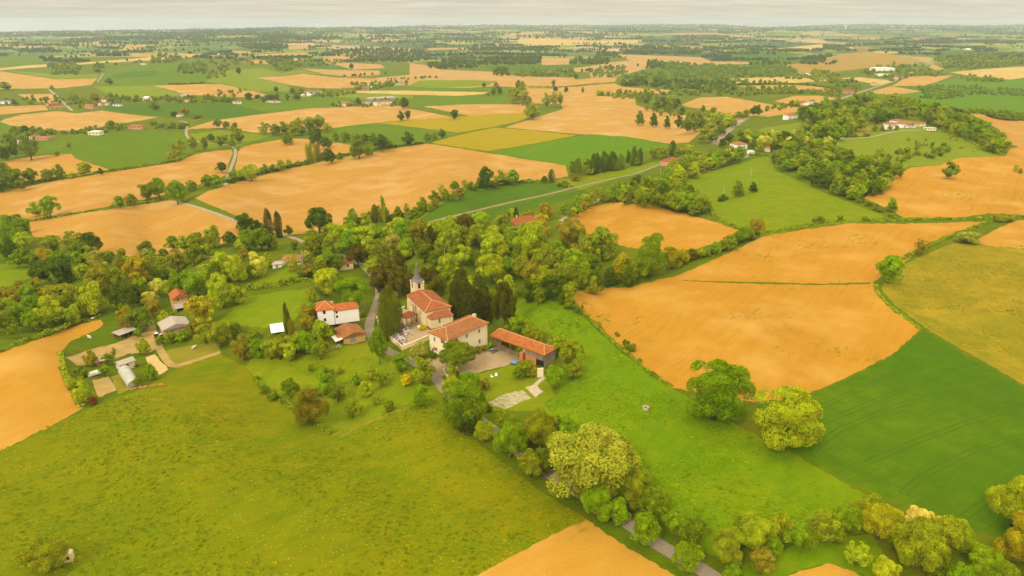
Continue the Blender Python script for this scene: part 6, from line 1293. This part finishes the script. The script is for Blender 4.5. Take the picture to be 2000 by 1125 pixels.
FAR = [ # name label A B depth h rise wall roof storeys
 ('white house on the hill flank above the main road',(1538,234),(1557,233),10,6,1.8,'white','tile_far',2),
 ('terracotta roofed bungalow beside the main road bend',(1436,239),(1451,237),9,3.2,1.6,'white','tile_far',1),
 ('house with a broad orange hipped roof above the lane',(1440,294),(1459,292),12,6,2.6,'white','tile_far',1),
 ('orange roofed house at the edge of the right wood',(1503,297),(1517,296),9,3.5,1.8,'stone_g','tile_new',1),
 ('orange roofed bungalow in the trees below the villa hill',(1592,291),(1614,290),10,3.6,1.8,'stone_g','tile_new',1),
 ('low white roofed house beside the bungalow below the villa hill',(1618,287),(1636,285),7,3,0.9,'white','tin_w',1),
 ('brown roofed farm at the foot of the wooded hill',(1560,206),(1580,205),10,4,2.2,'stone_g','tile_church',1),
 ('white sided barn beside the brown roofed farm',(1580,206),(1593,205),9,4,1.4,'white','tin',1),
 ('reddish roofed house under the trees beside the grey lane',(1308,324),(1326,318),10,4,2,'pinkish','tile_church',1),
 ('white cottage in the shrubs of the hill flank',(1462,301),(1473,301),6,2.8,0.7,'white','tin_w',1),
 ('long orange roofed farmhouse in the left valley',(250,252),(277,252),11,4,1.8,'pinkish','tile_new',1),
 ('cream barn with a pale roof in the left valley',(172,264),(194,264),12,4.5,1.4,'stone_g','marble',1),
 ('pink house with a low roof at the edge of the bright valley field',(71,274),(93,276),11,4,1.6,'pinkish','tile_far',1),
 ('house with a purplish roof near the left edge of the valley',(57,272),(70,272),10,4,2,'stone_g','tile_church',1),
 ('small white house at the left edge of the valley',(34,280),(49,279),9,3,1.2,'white','tin',1),
 ('white cottage at the road bend left of the great fields',(345,229),(355,229),10,4,2,'white','tile_far',1),
 ('pale house beside the straight road in the far left village',(95,208),(118,206),12,4.5,2,'pinkish','tile_far',1),
 ('long pink house beside the far left village road',(97,214),(128,213),11,3.6,1.6,'pinkish','tile_far',1),
 ('dark roofed long barn at the left edge',(-2,203),(21,203),14,5,1.6,'white','slate',1),
 ('pink gabled house right of the far left village road',(166,212),(182,213),11,5,2,'pinkish','tile_far',1),
 ('cream house with pink roof beside the dark crop',(192,206),(208,206),10,4,1.8,'white','tile_far',1),
 ('second cream house behind the pink gabled house',(194,199),(206,199),10,4,1.8,'white','tile_far',1),
 ('low white villa with a dark roof beside the dark crop',(220,207),(234,207),10,3,1.2,'white','slate',1),
 ('white gabled house above the dark crop, left of centre',(281,196),(290,196),10,5,2,'white','white',1),
 ('long white bungalow above the dark crop, left of centre',(268,196),(280,196),10,3,1.2,'white','tile_far',1),
 ('pale bungalow right of the white gabled house',(294,196),(305,196),9,3,1.2,'white','tin',1),
 ('large grey roofed farm shed in the middle hamlet',(354,193),(376,192),16,6,2,'marble','tin',1),
 ('cream house with tiled roof below the grey farm shed',(356,201),(382,201),11,4.5,1.8,'stone_g','tile_far',1),
 ('pink roofed house in the middle hamlet',(458,203),(472,202),10,4,1.8,'white','tile_far',1),
 ('low dark roofed house in the middle hamlet',(520,200),(533,200),9,3,1.2,'stone_g','slate',1),
 ('white bungalow beside the dark hedge of the middle hamlet',(533,201),(548,200),9,3,1.4,'white','tile_far',1),
 ('tall cream farmhouse beside the round tree row',(594,183),(604,183),10,6,2,'white','tile_far',2),
 ('cream house with pale gable beside the tall farmhouse',(604,184),(614,183),10,5,2,'stone_g','tile_far',1),
 ('dark roofed barn right of the cream farmhouses',(614,183),(630,181),10,4,2,'stone_g','slate',1),
 ('long low white building under the round tree row',(588,188),(610,188),10,3.4,0.9,'white','tin_w',1),
 ('cream house at the left of the big farm',(661,208),(674,208),12,5,2,'stone_g','tile_far',1),
 ('second cream house of the big farm with a pink roof',(674,206),(690,205),12,5,2,'stone_g','tile_far',1),
 ('white house with dark gable in the big farm',(713,206),(724,205),12,6,2.4,'white','tile_far',1),
 ('broad cream farmhouse of the big farm',(736,207),(746,206),12,7,2,'stone_g','tile_far',1),
 ('pink roofed farmhouse at the right of the big farm',(747,205),(766,204),12,6,2,'stone_g','tile_far',1),
 ('long grey roofed cattle shed behind the big farm',(720,199),(776,196),18,6,2,'tin','tin',0),
 ('grey metal roofed shed among trees beyond the big farm',(768,168),(790,168),16,4,1.6,'tin','tin',0),
 ('cream house in the hamlet beyond the big farm',(703,170),(714,170),12,5,2,'stone_g','tile_far',1),
 ('pink house in the hamlet beyond the big farm',(707,176),(719,175),12,5,2,'pinkish','tile_far',1),
 ('white cottage in the hamlet beyond the big farm',(722,174),(730,173),9,4,1.6,'white','tin_w',1),
 ('white farmhouse on the hilltop left of centre',(570,118),(579,118),14,7,2.5,'white','tile_far',1),
 ('pink roofed house beside the hilltop farmhouse',(581,118),(592,118),14,6,2.5,'pinkish','tile_far',1),
 ('old house among dark trees on the hilltop',(322,119),(331,119),14,8,3,'pinkish','tile_far',1),
 ('white cottage on the slope below the hilltop trees',(275,127),(283,127),12,5,2,'white','tile_far',1),
 ('long white industrial building on the right plain',(1707,139),(1747,139),30,9,2,'white','tin_w',0),
 ('low white depot in front of the long industrial building',(1714,149),(1741,149),18,5,1.5,'white','tin_w',0),
 ('white shed roof on the right plain before the plantation',(1568,149),(1583,149),18,5,2,'white','white',0),
 ('pinkish house by the main road on the right plain',(1748,155),(1756,155),12,5,2.5,'stone_g','tile_far',1),
 ('brown roofed house beside the main road below the crest',(1655,183),(1668,182),13,5,2.5,'pinkish','tile_church',1),
 ('cream house at the left of the main road on the plain',(1705,167),(1714,167),13,5,2.5,'stone_g','tile_far',1),
 ('pink farm on the brown hill at the far right',(1671,95),(1700,95),30,7,3,'pinkish','tile_far',0),
 ('pale house on the brown hill at the far right',(1656,95),(1666,95),20,7,3,'stone_g','tile_far',0),
 ('far village block with red roofs on the right skyline',(1845,72),(1866,72),40,9,4,'pinkish','tile_far',0),
 ('far red roofed village street on the right',(1792,77),(1818,76),40,9,4,'pinkish','tile_far',0),
 ('far long grey hall of the right skyline village',(1873,78),(1900,78),40,8,3,'pinkish','tin',0),
 ('tiny white farm far out on the right plain',(1889,98),(1896,98),20,7,3,'white','tin_w',0),
 ('pink roofed farm far out in the centre plain',(990,88),(1004,88),30,7,3,'pinkish','slate',0)]
for lab, A, B, d, h, r, w, rf, st in FAR:
    nm = 'barn' if ('barn' in lab or 'shed' in lab) else ('farm_building' if st == 0 else 'house')
    house(nm, lab, A, B, d, h, r, w, rf, 'x', 'gable' not in lab, (3 if B[0]-A[0] > 20 else 2) if st else 0, {'barn':'barn','farm_building':'building','house':'house'}[nm], storeys=max(1, st))

# ------------------------------------------------------------------ small things round the village
def wall(label, pts, h, th, mat='stone', name='stone_wall', capm='stone_g'):
    W = [ground(*p) for p in pts]; o = W[0]; t = empty(name, o); tag(t, label, 'wall'); b = MB(); c = MB()
    for a, e in zip(W[:-1], W[1:]):
        d = (e-a); d.z = 0; n = Vector((-d.y, d.x, 0)).normalized()*th/2; a = a-o; e = e-o
        def prism(m, w, z0, z1):
            p = [a+n*w, e+n*w, e-n*w, a-n*w]; lo = [q+Vector((0,0,z0)) for q in p]; up = [q+Vector((0,0,z1)) for q in p]
            m.face(up[::-1]); m.face(lo)
            for i in range(4): m.face([lo[(i+1) % 4], lo[i], up[i], up[(i+1) % 4]])
        prism(b, 1.0, -0.8, h); prism(c, 1.25, h, h+0.12)
    b.build('masonry', M[mat], t); c.build('coping', M[capm], t)
wall('ochre stone wall round the churchyard, with a corner on the lane', [(757,660),(786,684),(812,674),(836,663)], 1.8, 0.45, 'stone', 'stone_wall', 'stone')
wall('low churchyard wall between the porch and the big cypress', [(776,611),(790,604)], 1.5, 0.45)
wall('short pale wall with pillars beside the lane at the churchyard gate', [(736,622),(740,640)], 1.5, 0.5)
wall('low stone wall at the farmhouse drive entrance', [(866,725),(873,737),(881,746)], 1.0, 0.4)
wall('short pale garden wall at the end of the barn', [(1049,737),(1061,736)], 3.6, 0.35, 'stone_g')
def tomb(mat, s, kind):
    t = empty('grave', (0,0,0)); b = MB(); b.box(-0.5*s,-1.0*s,-0.3,0.5*s,1.0*s,0.32); b.box(-0.42*s,-0.92*s,0.32,0.42*s,0.92*s,0.45); b.build('slab', M[mat], t)
    h = MB()
    if kind == 'cross': h.box(-0.07,0.92*s,0.45,0.07,1.04*s,1.7); h.box(-0.35,0.93*s,1.2,0.35,1.03*s,1.34)
    else:
        h.box(-0.42*s,0.86*s,0.45,0.42*s,1.0*s,1.15); h.box(-0.3*s,0.87*s,1.15,0.3*s,0.99*s,1.3)
    h.build('headstone', M[mat], t); return t
def copy_tree(o, parent=None):
    c = o.copy(); COL.objects.link(c)
    if parent: c.parent = parent
    for ch in o.children: copy_tree(ch, c)
    return c
def graves():
    o = ground(796,668); f = Frame((786,680), (836,660), depth=20); rr = random.Random(4)
    protos = {}; n = 0
    lab = dict(granite='grey granite grave slab in the crowded churchyard', marble='pale stone grave slab in the crowded churchyard', redgran='reddish granite grave slab in the crowded churchyard')
    for r in range(10):
        for k in range(9):
            p = (1.2+k*1.5+rr.uniform(-.15,.15), 1.8+r*2.35+rr.uniform(-.2,.2)); w = f.o+f.ex*p[0]+f.ey*p[1]; q = proj(w)
            if not inside(np.array([q[0]]), np.array([q[1]]), [(764,660),(786,679),(816,668),(822,657),(803,636),(790,622),(776,640)])[0]: continue
            mt = rr.choice(['granite','granite','marble','redgran','granite','marble']); kd = rr.choice(['stone','stone','cross'])
            if (mt, kd) not in protos: protos[(mt, kd)] = tomb(mt, 1.0, kd); t = protos[(mt, kd)]
            else: t = copy_tree(protos[(mt, kd)])
            t.location = w; t.rotation_euler = (0, 0, f.rz+rr.uniform(-.06,.06)); n += 1
            tag(t, lab[mt].replace('slab', 'slab with a cross' if kd == 'cross' else 'slab with a headstone'), 'grave', 'graves in the churchyard, '+mt+' '+kd)
    print('graves', n)
graves()
def car():
    A = ground(955,690); Bp = ground(972,684); d = Bp-A; rz = math.atan2(d.y, d.x); c = (A+Bp)/2
    t = empty('parked_car', c, rz); tag(t, 'dark grey green hatchback parked on the gravel yard', 'car')
    L_, W_ = 4.1, 1.74; sec = [(-2.05,0.45,0.80,0.88),(-1.95,0.32,0.92,0.96),(-1.2,0.28,0.96,1.0),(0.7,0.28,0.95,1.0),(1.5,0.28,0.85,0.98),(1.98,0.34,0.72,0.90),(2.05,0.42,0.62,0.84)]
    b = MB(); rings = []
    for x, z0, z1, k in sec:
        w = W_/2*k; rings.append([(x,-w*0.92,z0),(x,-w,z0+0.2),(x,-w,z1-0.08),(x,-w*0.9,z1),(x,w*0.9,z1),(x,w,z1-0.08),(x,w,z0+0.2),(x,w*0.92,z0)])
    for a, e in zip(rings[:-1], rings[1:]):
        for i in range(8): b.face([a[i], a[(i+1) % 8], e[(i+1) % 8], e[i]])
    b.face(rings[0][::-1]); b.face(rings[-1]); b.build('body', M['carpaint'], t, True)
    cs = [(-1.95,0.93,0.80),(-1.5,1.42,0.64),(0.1,1.46,0.64),(0.95,0.96,0.78)]; b = MB(); r = [[(x,-w,z),(x,w,z)] for x, z, w in cs]
    g = MB(); base = [(x, -0.80, 0.93) for x in (-1.95,-1.5,0.1,0.95)]
    g.face([r[0][0], r[0][1], r[1][1], r[1][0]][::-1]); g.face([r[2][0], r[2][1], r[3][1], r[3][0]][::-1])
    for s in (0, 1):
        k = -1 if s == 0 else 1; q = [(-1.95,k*0.80,0.93), r[1][s], r[2][s], (0.95,k*0.78,0.96)]; g.face(q if s else q[::-1])
    g.build('windows', M['glass'], t)
    b.box(-1.5,-0.63,1.40,0.1,0.63,1.49); b.build('roof', M['carpaint'], t)
    for x in (-1.25, 1.3):
        for s in (-1, 1):
            w = MB(); w.tube((x, s*0.66, 0.31), (x, s*0.89, 0.31), 0.31, 0.31, 14); o = w.build('wheel', M['rubber'], t)
            h = MB(); h.tube((x, s*0.885, 0.31), (x, s*0.905, 0.31), 0.19, 0.19, 10); h.build('rim', M['alloy'], o)
    for s in (-1, 1):
        h = MB(); h.box(-2.08, s*0.66-0.12, 0.62, -1.98, s*0.66+0.12, 0.84); h.build('tail_light', M['redlamp'], t)
        h = MB(); h.box(1.93, s*0.62-0.16, 0.52, 2.06, s*0.62+0.16, 0.66); h.build('headlight', M['alloy'], t)
    h = MB(); h.box(-2.07,-0.26,0.5,-2.03,0.26,0.62); h.build('number_plate', M['white'], t)
car()
def small():
    A = ground(997,709.5); B = ground(1008,715); d = B-A; t = empty('table', (ground(1003,711)), math.atan2(d.y, d.x)); tag(t, 'bright blue table tennis table on the lawn below the barn', 'table')
    b = MB(); b.box(-1.37,-0.76,0.70,1.37,0.76,0.76); b.build('table_top', M['blue'], t)
    b = MB(); b.box(-0.02,-0.85,0.76,0.02,0.85,0.9); b.build('net', M['frame'], t)
    for x in (-0.9, 0.9):
        for y in (-0.5, 0.5): l = MB(); l.tube((x,y,0),(x,y,0.7),0.04,0.04,6); l.build('leg', M['timber'], t)
    ch = None
    for i, (px, py) in enumerate(((969,736),(961,738),(1012,692))):
        if ch is None:
            ch = empty('garden_chair', (0,0,0)); b = MB(); b.box(-0.28,-0.28,0.4,0.28,0.28,0.46); b.build('seat', M['white'], ch); b = MB(); b.box(-0.28,0.24,0.46,0.28,0.3,1.05); b.build('backrest', M['white'], ch)
            for x in (-0.24,0.24):
                for y in (-0.24,0.24): l = MB(); l.box(x-0.03,y-0.03,0,x+0.03,y+0.03,0.4); l.build('leg', M['white'], ch)
            o = ch
        else: o = copy_tree(ch)
        o.location = ground(px, py); o.rotation_euler = (0,0,i*1.3); o.scale = (1.5,1.5,1.35)
        tag(o, ['white garden chair standing taller on the lawn beside a rock','white garden chair at the left of the lawn pair','white garden chair before the slatted barn end'][i], 'chair', 'white garden chairs')
    w = empty('well', ground(1261,799)); tag(w, 'round concrete well ring in the lush meadow', 'well'); b = MB(); n = 20
    P = [(1.0,0),(1.0,1.0),(0.8,1.0),(0.8,0.1)]
    b.lathe([(1.05,-0.3),(1.05,0.9),(0.82,0.9),(0.82,0.2)], n); b.build('ring', M['concrete'], w); b = MB(); b.lathe([(0.81,0.25),(0.01,0.26)], n); b.build('water', M['dark'], w)
    # ruined stone hut at the bottom left
    f = Frame((126,1100), (142,1096), depth=2.6); t = empty('ruined_hut', f.o, f.rz); tag(t, 'tiny ruined stone hut beside the big bush at the bottom left', 'hut')
    b = MB(); pr = [(0,0,-0.5),(f.L,0,-0.5),(f.L,0,2.0),(f.L*0.7,0,2.6),(f.L*0.4,0,2.7),(0,0,1.7)]; k = [(x,2.4,z*0.75) for x, y, z in pr]; b.face(pr); b.face(k[::-1])
    for i in range(6): b.face([pr[i], k[i], k[(i+1) % 6], pr[(i+1) % 6]])
    b.build('walls', M['stone'], t); window(t, 'f', f.L*0.5, 1.0, 0.7, 0.6, open_dark=True, arch=True, name='opening')
    sh = None
    for i, (px, py, sc) in enumerate(((176,662,1.15),(379,682,1.15),(181,624,0.8))):
        if sh is None:
            sh = empty('sheep', (0,0,0)); me = bpy.data.meshes.new('body'); bm = bmesh.new()
            vs = [bm.verts.new(v) for v in ((0,0,0.62),(0.35,0,0.64),(-0.35,0,0.66),(0.62,0,0.86),(0.85,0,0.84),(0.36,0.13,0.34),(0.37,0.14,0.02),(0.36,-0.13,0.34),(0.37,-0.14,0.02),(-0.36,0.13,0.36),(-0.42,0.14,0.2),(-0.38,0.14,0.02),(-0.36,-0.13,0.36),(-0.42,-0.14,0.2),(-0.38,-0.14,0.02),(-0.6,0,0.6))]
            for a, c in ((0,1),(0,2),(1,3),(3,4),(1,5),(5,6),(1,7),(7,8),(2,9),(9,10),(10,11),(2,12),(12,13),(13,14),(2,15)): bm.edges.new((vs[a], vs[c]))
            bm.to_mesh(me); bm.free(); o = bpy.data.objects.new('body', me); COL.objects.link(o)
            md = o.modifiers.new('skin', 'SKIN'); rad = [.30,.27,.28,.14,.09,.08,.05,.08,.05,.10,.06,.05,.10,.06,.05,.05]
            for v, r in zip(me.skin_vertices[0].data, rad): v.radius = (r, r)
            me.skin_vertices[0].data[0].use_root = True; o.modifiers.new('sub', 'SUBSURF').levels = 1; o.modifiers['sub'].render_levels = 1
            me.materials.append(M['wool']); o.parent = sh; e = MB(); e.box(0.74,0.08,0.90,0.80,0.2,0.94); e.box(0.74,-0.2,0.90,0.80,-0.08,0.94); e.build('ears', M['wool'], sh); t = sh
        else: t = copy_tree(sh)
        t.location = ground(px, py); t.rotation_euler = (0,0,[2.8,0.9,0.2][i]); t.scale = (sc*1.5,)*3
        tag(t, ['white sheep grazing in the green paddock beside the orange strip','white sheep in the worn dry paddock above the meadow','small white sheep at the tip of the orange strip'][i], 'sheep', 'white sheep')
    pole = None
    for px, pt, pb, lab in ((1111,350,369,'pale pole beside the grey lane in the valley'),(1466,325,344,'upper pale pole in the green hill pasture'),(1413,360,383,'lower pale pole in the green hill pasture'),(1290,324,340,'pole among the trees above the lane'),(592,487,519,'pale pole beside the pink roofed house'),(869,486,502,'pole rising from the wood behind the church'),(1098,420,438,'pole at the corner of the orange field behind the wood'),(1135,474,490,'pole in the wood beside the pale brown tree'),(712,592,606,'short white gate pillar by the lane right of the white house')):
        g = ground(px, pb); h = height_at(g, pt)
        if pole is None:
            pole = empty('utility_pole', (0,0,0)); b = MB(); b.tube((0,0,-0.05),(0,0,1),0.16,0.11,8); b.build('post', M['concrete'], pole); b = MB(); b.box(-0.7,-0.06,0.93,0.7,0.06,0.955); b.build('crossarm', M['timber'], pole); o = pole
        else: o = copy_tree(pole)
        o.location = g; o.scale = (1.2,1.2,h); o.rotation_euler = (0,0,0.6); tag(o, lab, 'pole', 'poles')
        if 'pillar' in lab: o.scale = (2.2,2.2,h)
    # far water tower on the right skyline
    g = ground(1651,57.5); t = empty('water_tower', g); tag(t, 'white water tower far out on the right plain', 'tower'); h = height_at(g, 50)
    b = MB(); b.lathe([(7,0),(5,h*0.7)], 12); b.build('shaft', M['white'], t); b = MB(); b.lathe([(5,h*0.7),(12,h*0.85),(12,h),(1,h*1.05)], 16); b.build('tank', M['white'], t)
    # timber stack and rubble pile
    o = empty('log_pile', ground(282,757), 0.35); tag(o, 'row of reddish logs and rubble below the greenhouse', 'log pile'); b = MB(); rr = random.Random(2)
    for i in range(26): x = rr.uniform(-6,6); y = rr.uniform(-.6,.6); b.tube((x,y,0.15+rr.uniform(0,.4)),(x+rr.uniform(.5,1.2),y+rr.uniform(-.4,.4),0.15+rr.uniform(0,.3)),0.16,0.14,6)
    b.build('logs', M['brick'], o)
    o = empty('debris_pile', ground(658,679), 0.3); tag(o, 'heap of pale planks and sheets under the lean to', 'debris'); b = MB()
    for i in range(14): x = rr.uniform(-2,2); y = rr.uniform(-1.2,1.2); b.tube((x,y,0.1),(x+rr.uniform(-1.2,1.2),y+rr.uniform(-1,1),rr.uniform(.2,.9)),0.14,0.12,4)
    b.build('planks', M['marble'], o)
    o = empty('tractor', ground(310,658), 0.8); tag(o, 'small white farm vehicle parked beside the grey roofed hall', 'tractor')
    b = MB(); b.box(-0.2,-0.5,0.6,1.6,0.5,1.25); b.build('bonnet', M['white'], o); b = MB(); b.box(-1.2,-0.7,0.7,-0.2,0.7,2.1); b.build('cab', M['glass'], o); b = MB(); b.box(-1.3,-0.8,2.1,-0.1,0.8,2.25); b.build('cab_roof', M['white'], o)
    for x, r, yy in ((-0.9,0.7,0.85),(1.1,0.45,0.7)):
        for s in (-1,1): b = MB(); b.tube((x,s*(yy-0.2),r),(x,s*(yy+0.15),r),r,r,14); b.build('wheel', M['rubber'], o)
    b = MB(); o = empty('bench', ground(820,640), 0.2); tag(o, 'white bench before the clipped bush in the churchyard', 'bench'); b.box(-0.9,-0.25,0.4,0.9,0.25,0.47); b.build('seat', M['white'], o)
    for x in (-0.7,0.7): l = MB(); l.box(x-0.06,-0.2,-0.1,x+0.06,0.2,0.4); l.build('leg', M['white'], o)
    b = MB(); b.box(-0.9,0.22,0.47,0.9,0.27,0.95); b.build('backrest', M['white'], o)
small()
# ------------------------------------------------------------------ daylight: thin overcast, soft sun behind the left shoulder
SUN_EL, SUN_AZ = 40.0, 212.0      # azimuth clockwise from the view direction
def lights():
    w = bpy.data.worlds.new('World'); SC.world = w; w.use_nodes = True
    nt = w.node_tree; nt.nodes.clear()
    out = nt.nodes.new('ShaderNodeOutputWorld'); bg = nt.nodes.new('ShaderNodeBackground'); L(nt, bg.outputs[0], out.inputs[0])
    bg.inputs[1].default_value = 0.1
    sky = nt.nodes.new('ShaderNodeTexSky'); sky.sky_type = 'NISHITA'; sky.sun_disc = False
    sky.sun_elevation = R(SUN_EL); sky.sun_rotation = R(SUN_AZ)
    d = nt.nodes.new('ShaderNodeTexCoord').outputs['Generated']
    sp = nt.nodes.new('ShaderNodeSeparateXYZ'); L(nt, d, sp.inputs[0])
    z = mth(nt, 'MAXIMUM', sp.outputs[2], 0.0); zz = mth(nt, 'ADD', z, 0.035)
    cb = nt.nodes.new('ShaderNodeCombineXYZ'); L(nt, mth(nt, 'DIVIDE', sp.outputs[0], zz), cb.inputs[0]); L(nt, mth(nt, 'DIVIDE', sp.outputs[1], zz), cb.inputs[1])
    n1 = noise(nt, mapping(nt, cb.outputs[0], (0.35, 0.55, 1)), 1.0, 6, 0.55)
    n2 = noise(nt, mapping(nt, cb.outputs[0], (0.9, 1.6, 1), 0.2), 1.0, 5, 0.6)
    f = mth(nt, 'ADD', mth(nt, 'MULTIPLY', n1, 0.65), mth(nt, 'MULTIPLY', n2, 0.35))
    cl = mixc(nt, ramp(nt, f, 0.40, 0.62), (4.25, 3.82, 3.0), (5.75, 5.05, 3.9))
    k = mth(nt, 'ADD', 0.92, mth(nt, 'MULTIPLY', z, 2.3))       # an overcast sky is brighter overhead
    sc = nt.nodes.new('ShaderNodeVectorMath'); sc.operation = 'SCALE'; L(nt, cl, sc.inputs[0]); L(nt, k, sc.inputs['Scale'])
    L(nt, mixc(nt, 0.93, sky.outputs[0], sc.outputs[0]), bg.inputs[0])
    s = bpy.data.lights.new('sun', 'SUN'); s.energy = SUN_E; s.angle = R(10); s.color = (1.0, 0.93, 0.80)
    so = bpy.data.objects.new('sun', s); COL.objects.link(so); so.location = (0, 0, 400)
    az = R(SUN_AZ); el = R(SUN_EL)
    v = Vector((math.sin(az)*math.cos(el), math.cos(az)*math.cos(el), math.sin(el)))
    so.rotation_euler = (-v).to_track_quat('-Z', 'Y').to_euler()
def haze():
    b = MB(); b.box(-26000, -600, -160, 26000, 17500, 215)
    m, nt, out = _mat('haze'); p = nt.nodes.new('ShaderNodeVolumePrincipled')
    p.inputs['Color'].default_value = (0.74, 0.88, 1.0, 1); p.inputs['Density'].default_value = HAZE; p.inputs['Anisotropy'].default_value = 0.2
    L(nt, p.outputs[0], out.inputs['Volume'])
    try: m.cycles.homogeneous_volume = True
    except Exception: pass
    o = b.build('haze', m); tag(o, 'thin pale haze lying over the far plain', 'haze', kind='stuff')
SUN_E = 1.5; HAZE = 5.8e-5
lights(); haze()
vs = SC.view_settings; vs.view_transform = 'Standard'; vs.look = 'None'; vs.exposure = 0.58; vs.gamma = 1.0; vs.use_curve_mapping = False
SC.display_settings.display_device = 'sRGB'
cy = SC.cycles; cy.max_bounces = 6; cy.diffuse_bounces = 3; cy.glossy_bounces = 2; cy.transmission_bounces = 3; cy.transparent_max_bounces = 4; cy.volume_bounces = 1
cy.use_denoising = True
try: cy.denoiser = 'OPENIMAGEDENOISE'
except Exception: pass
cy.caustics_reflective = False; cy.caustics_refractive = False
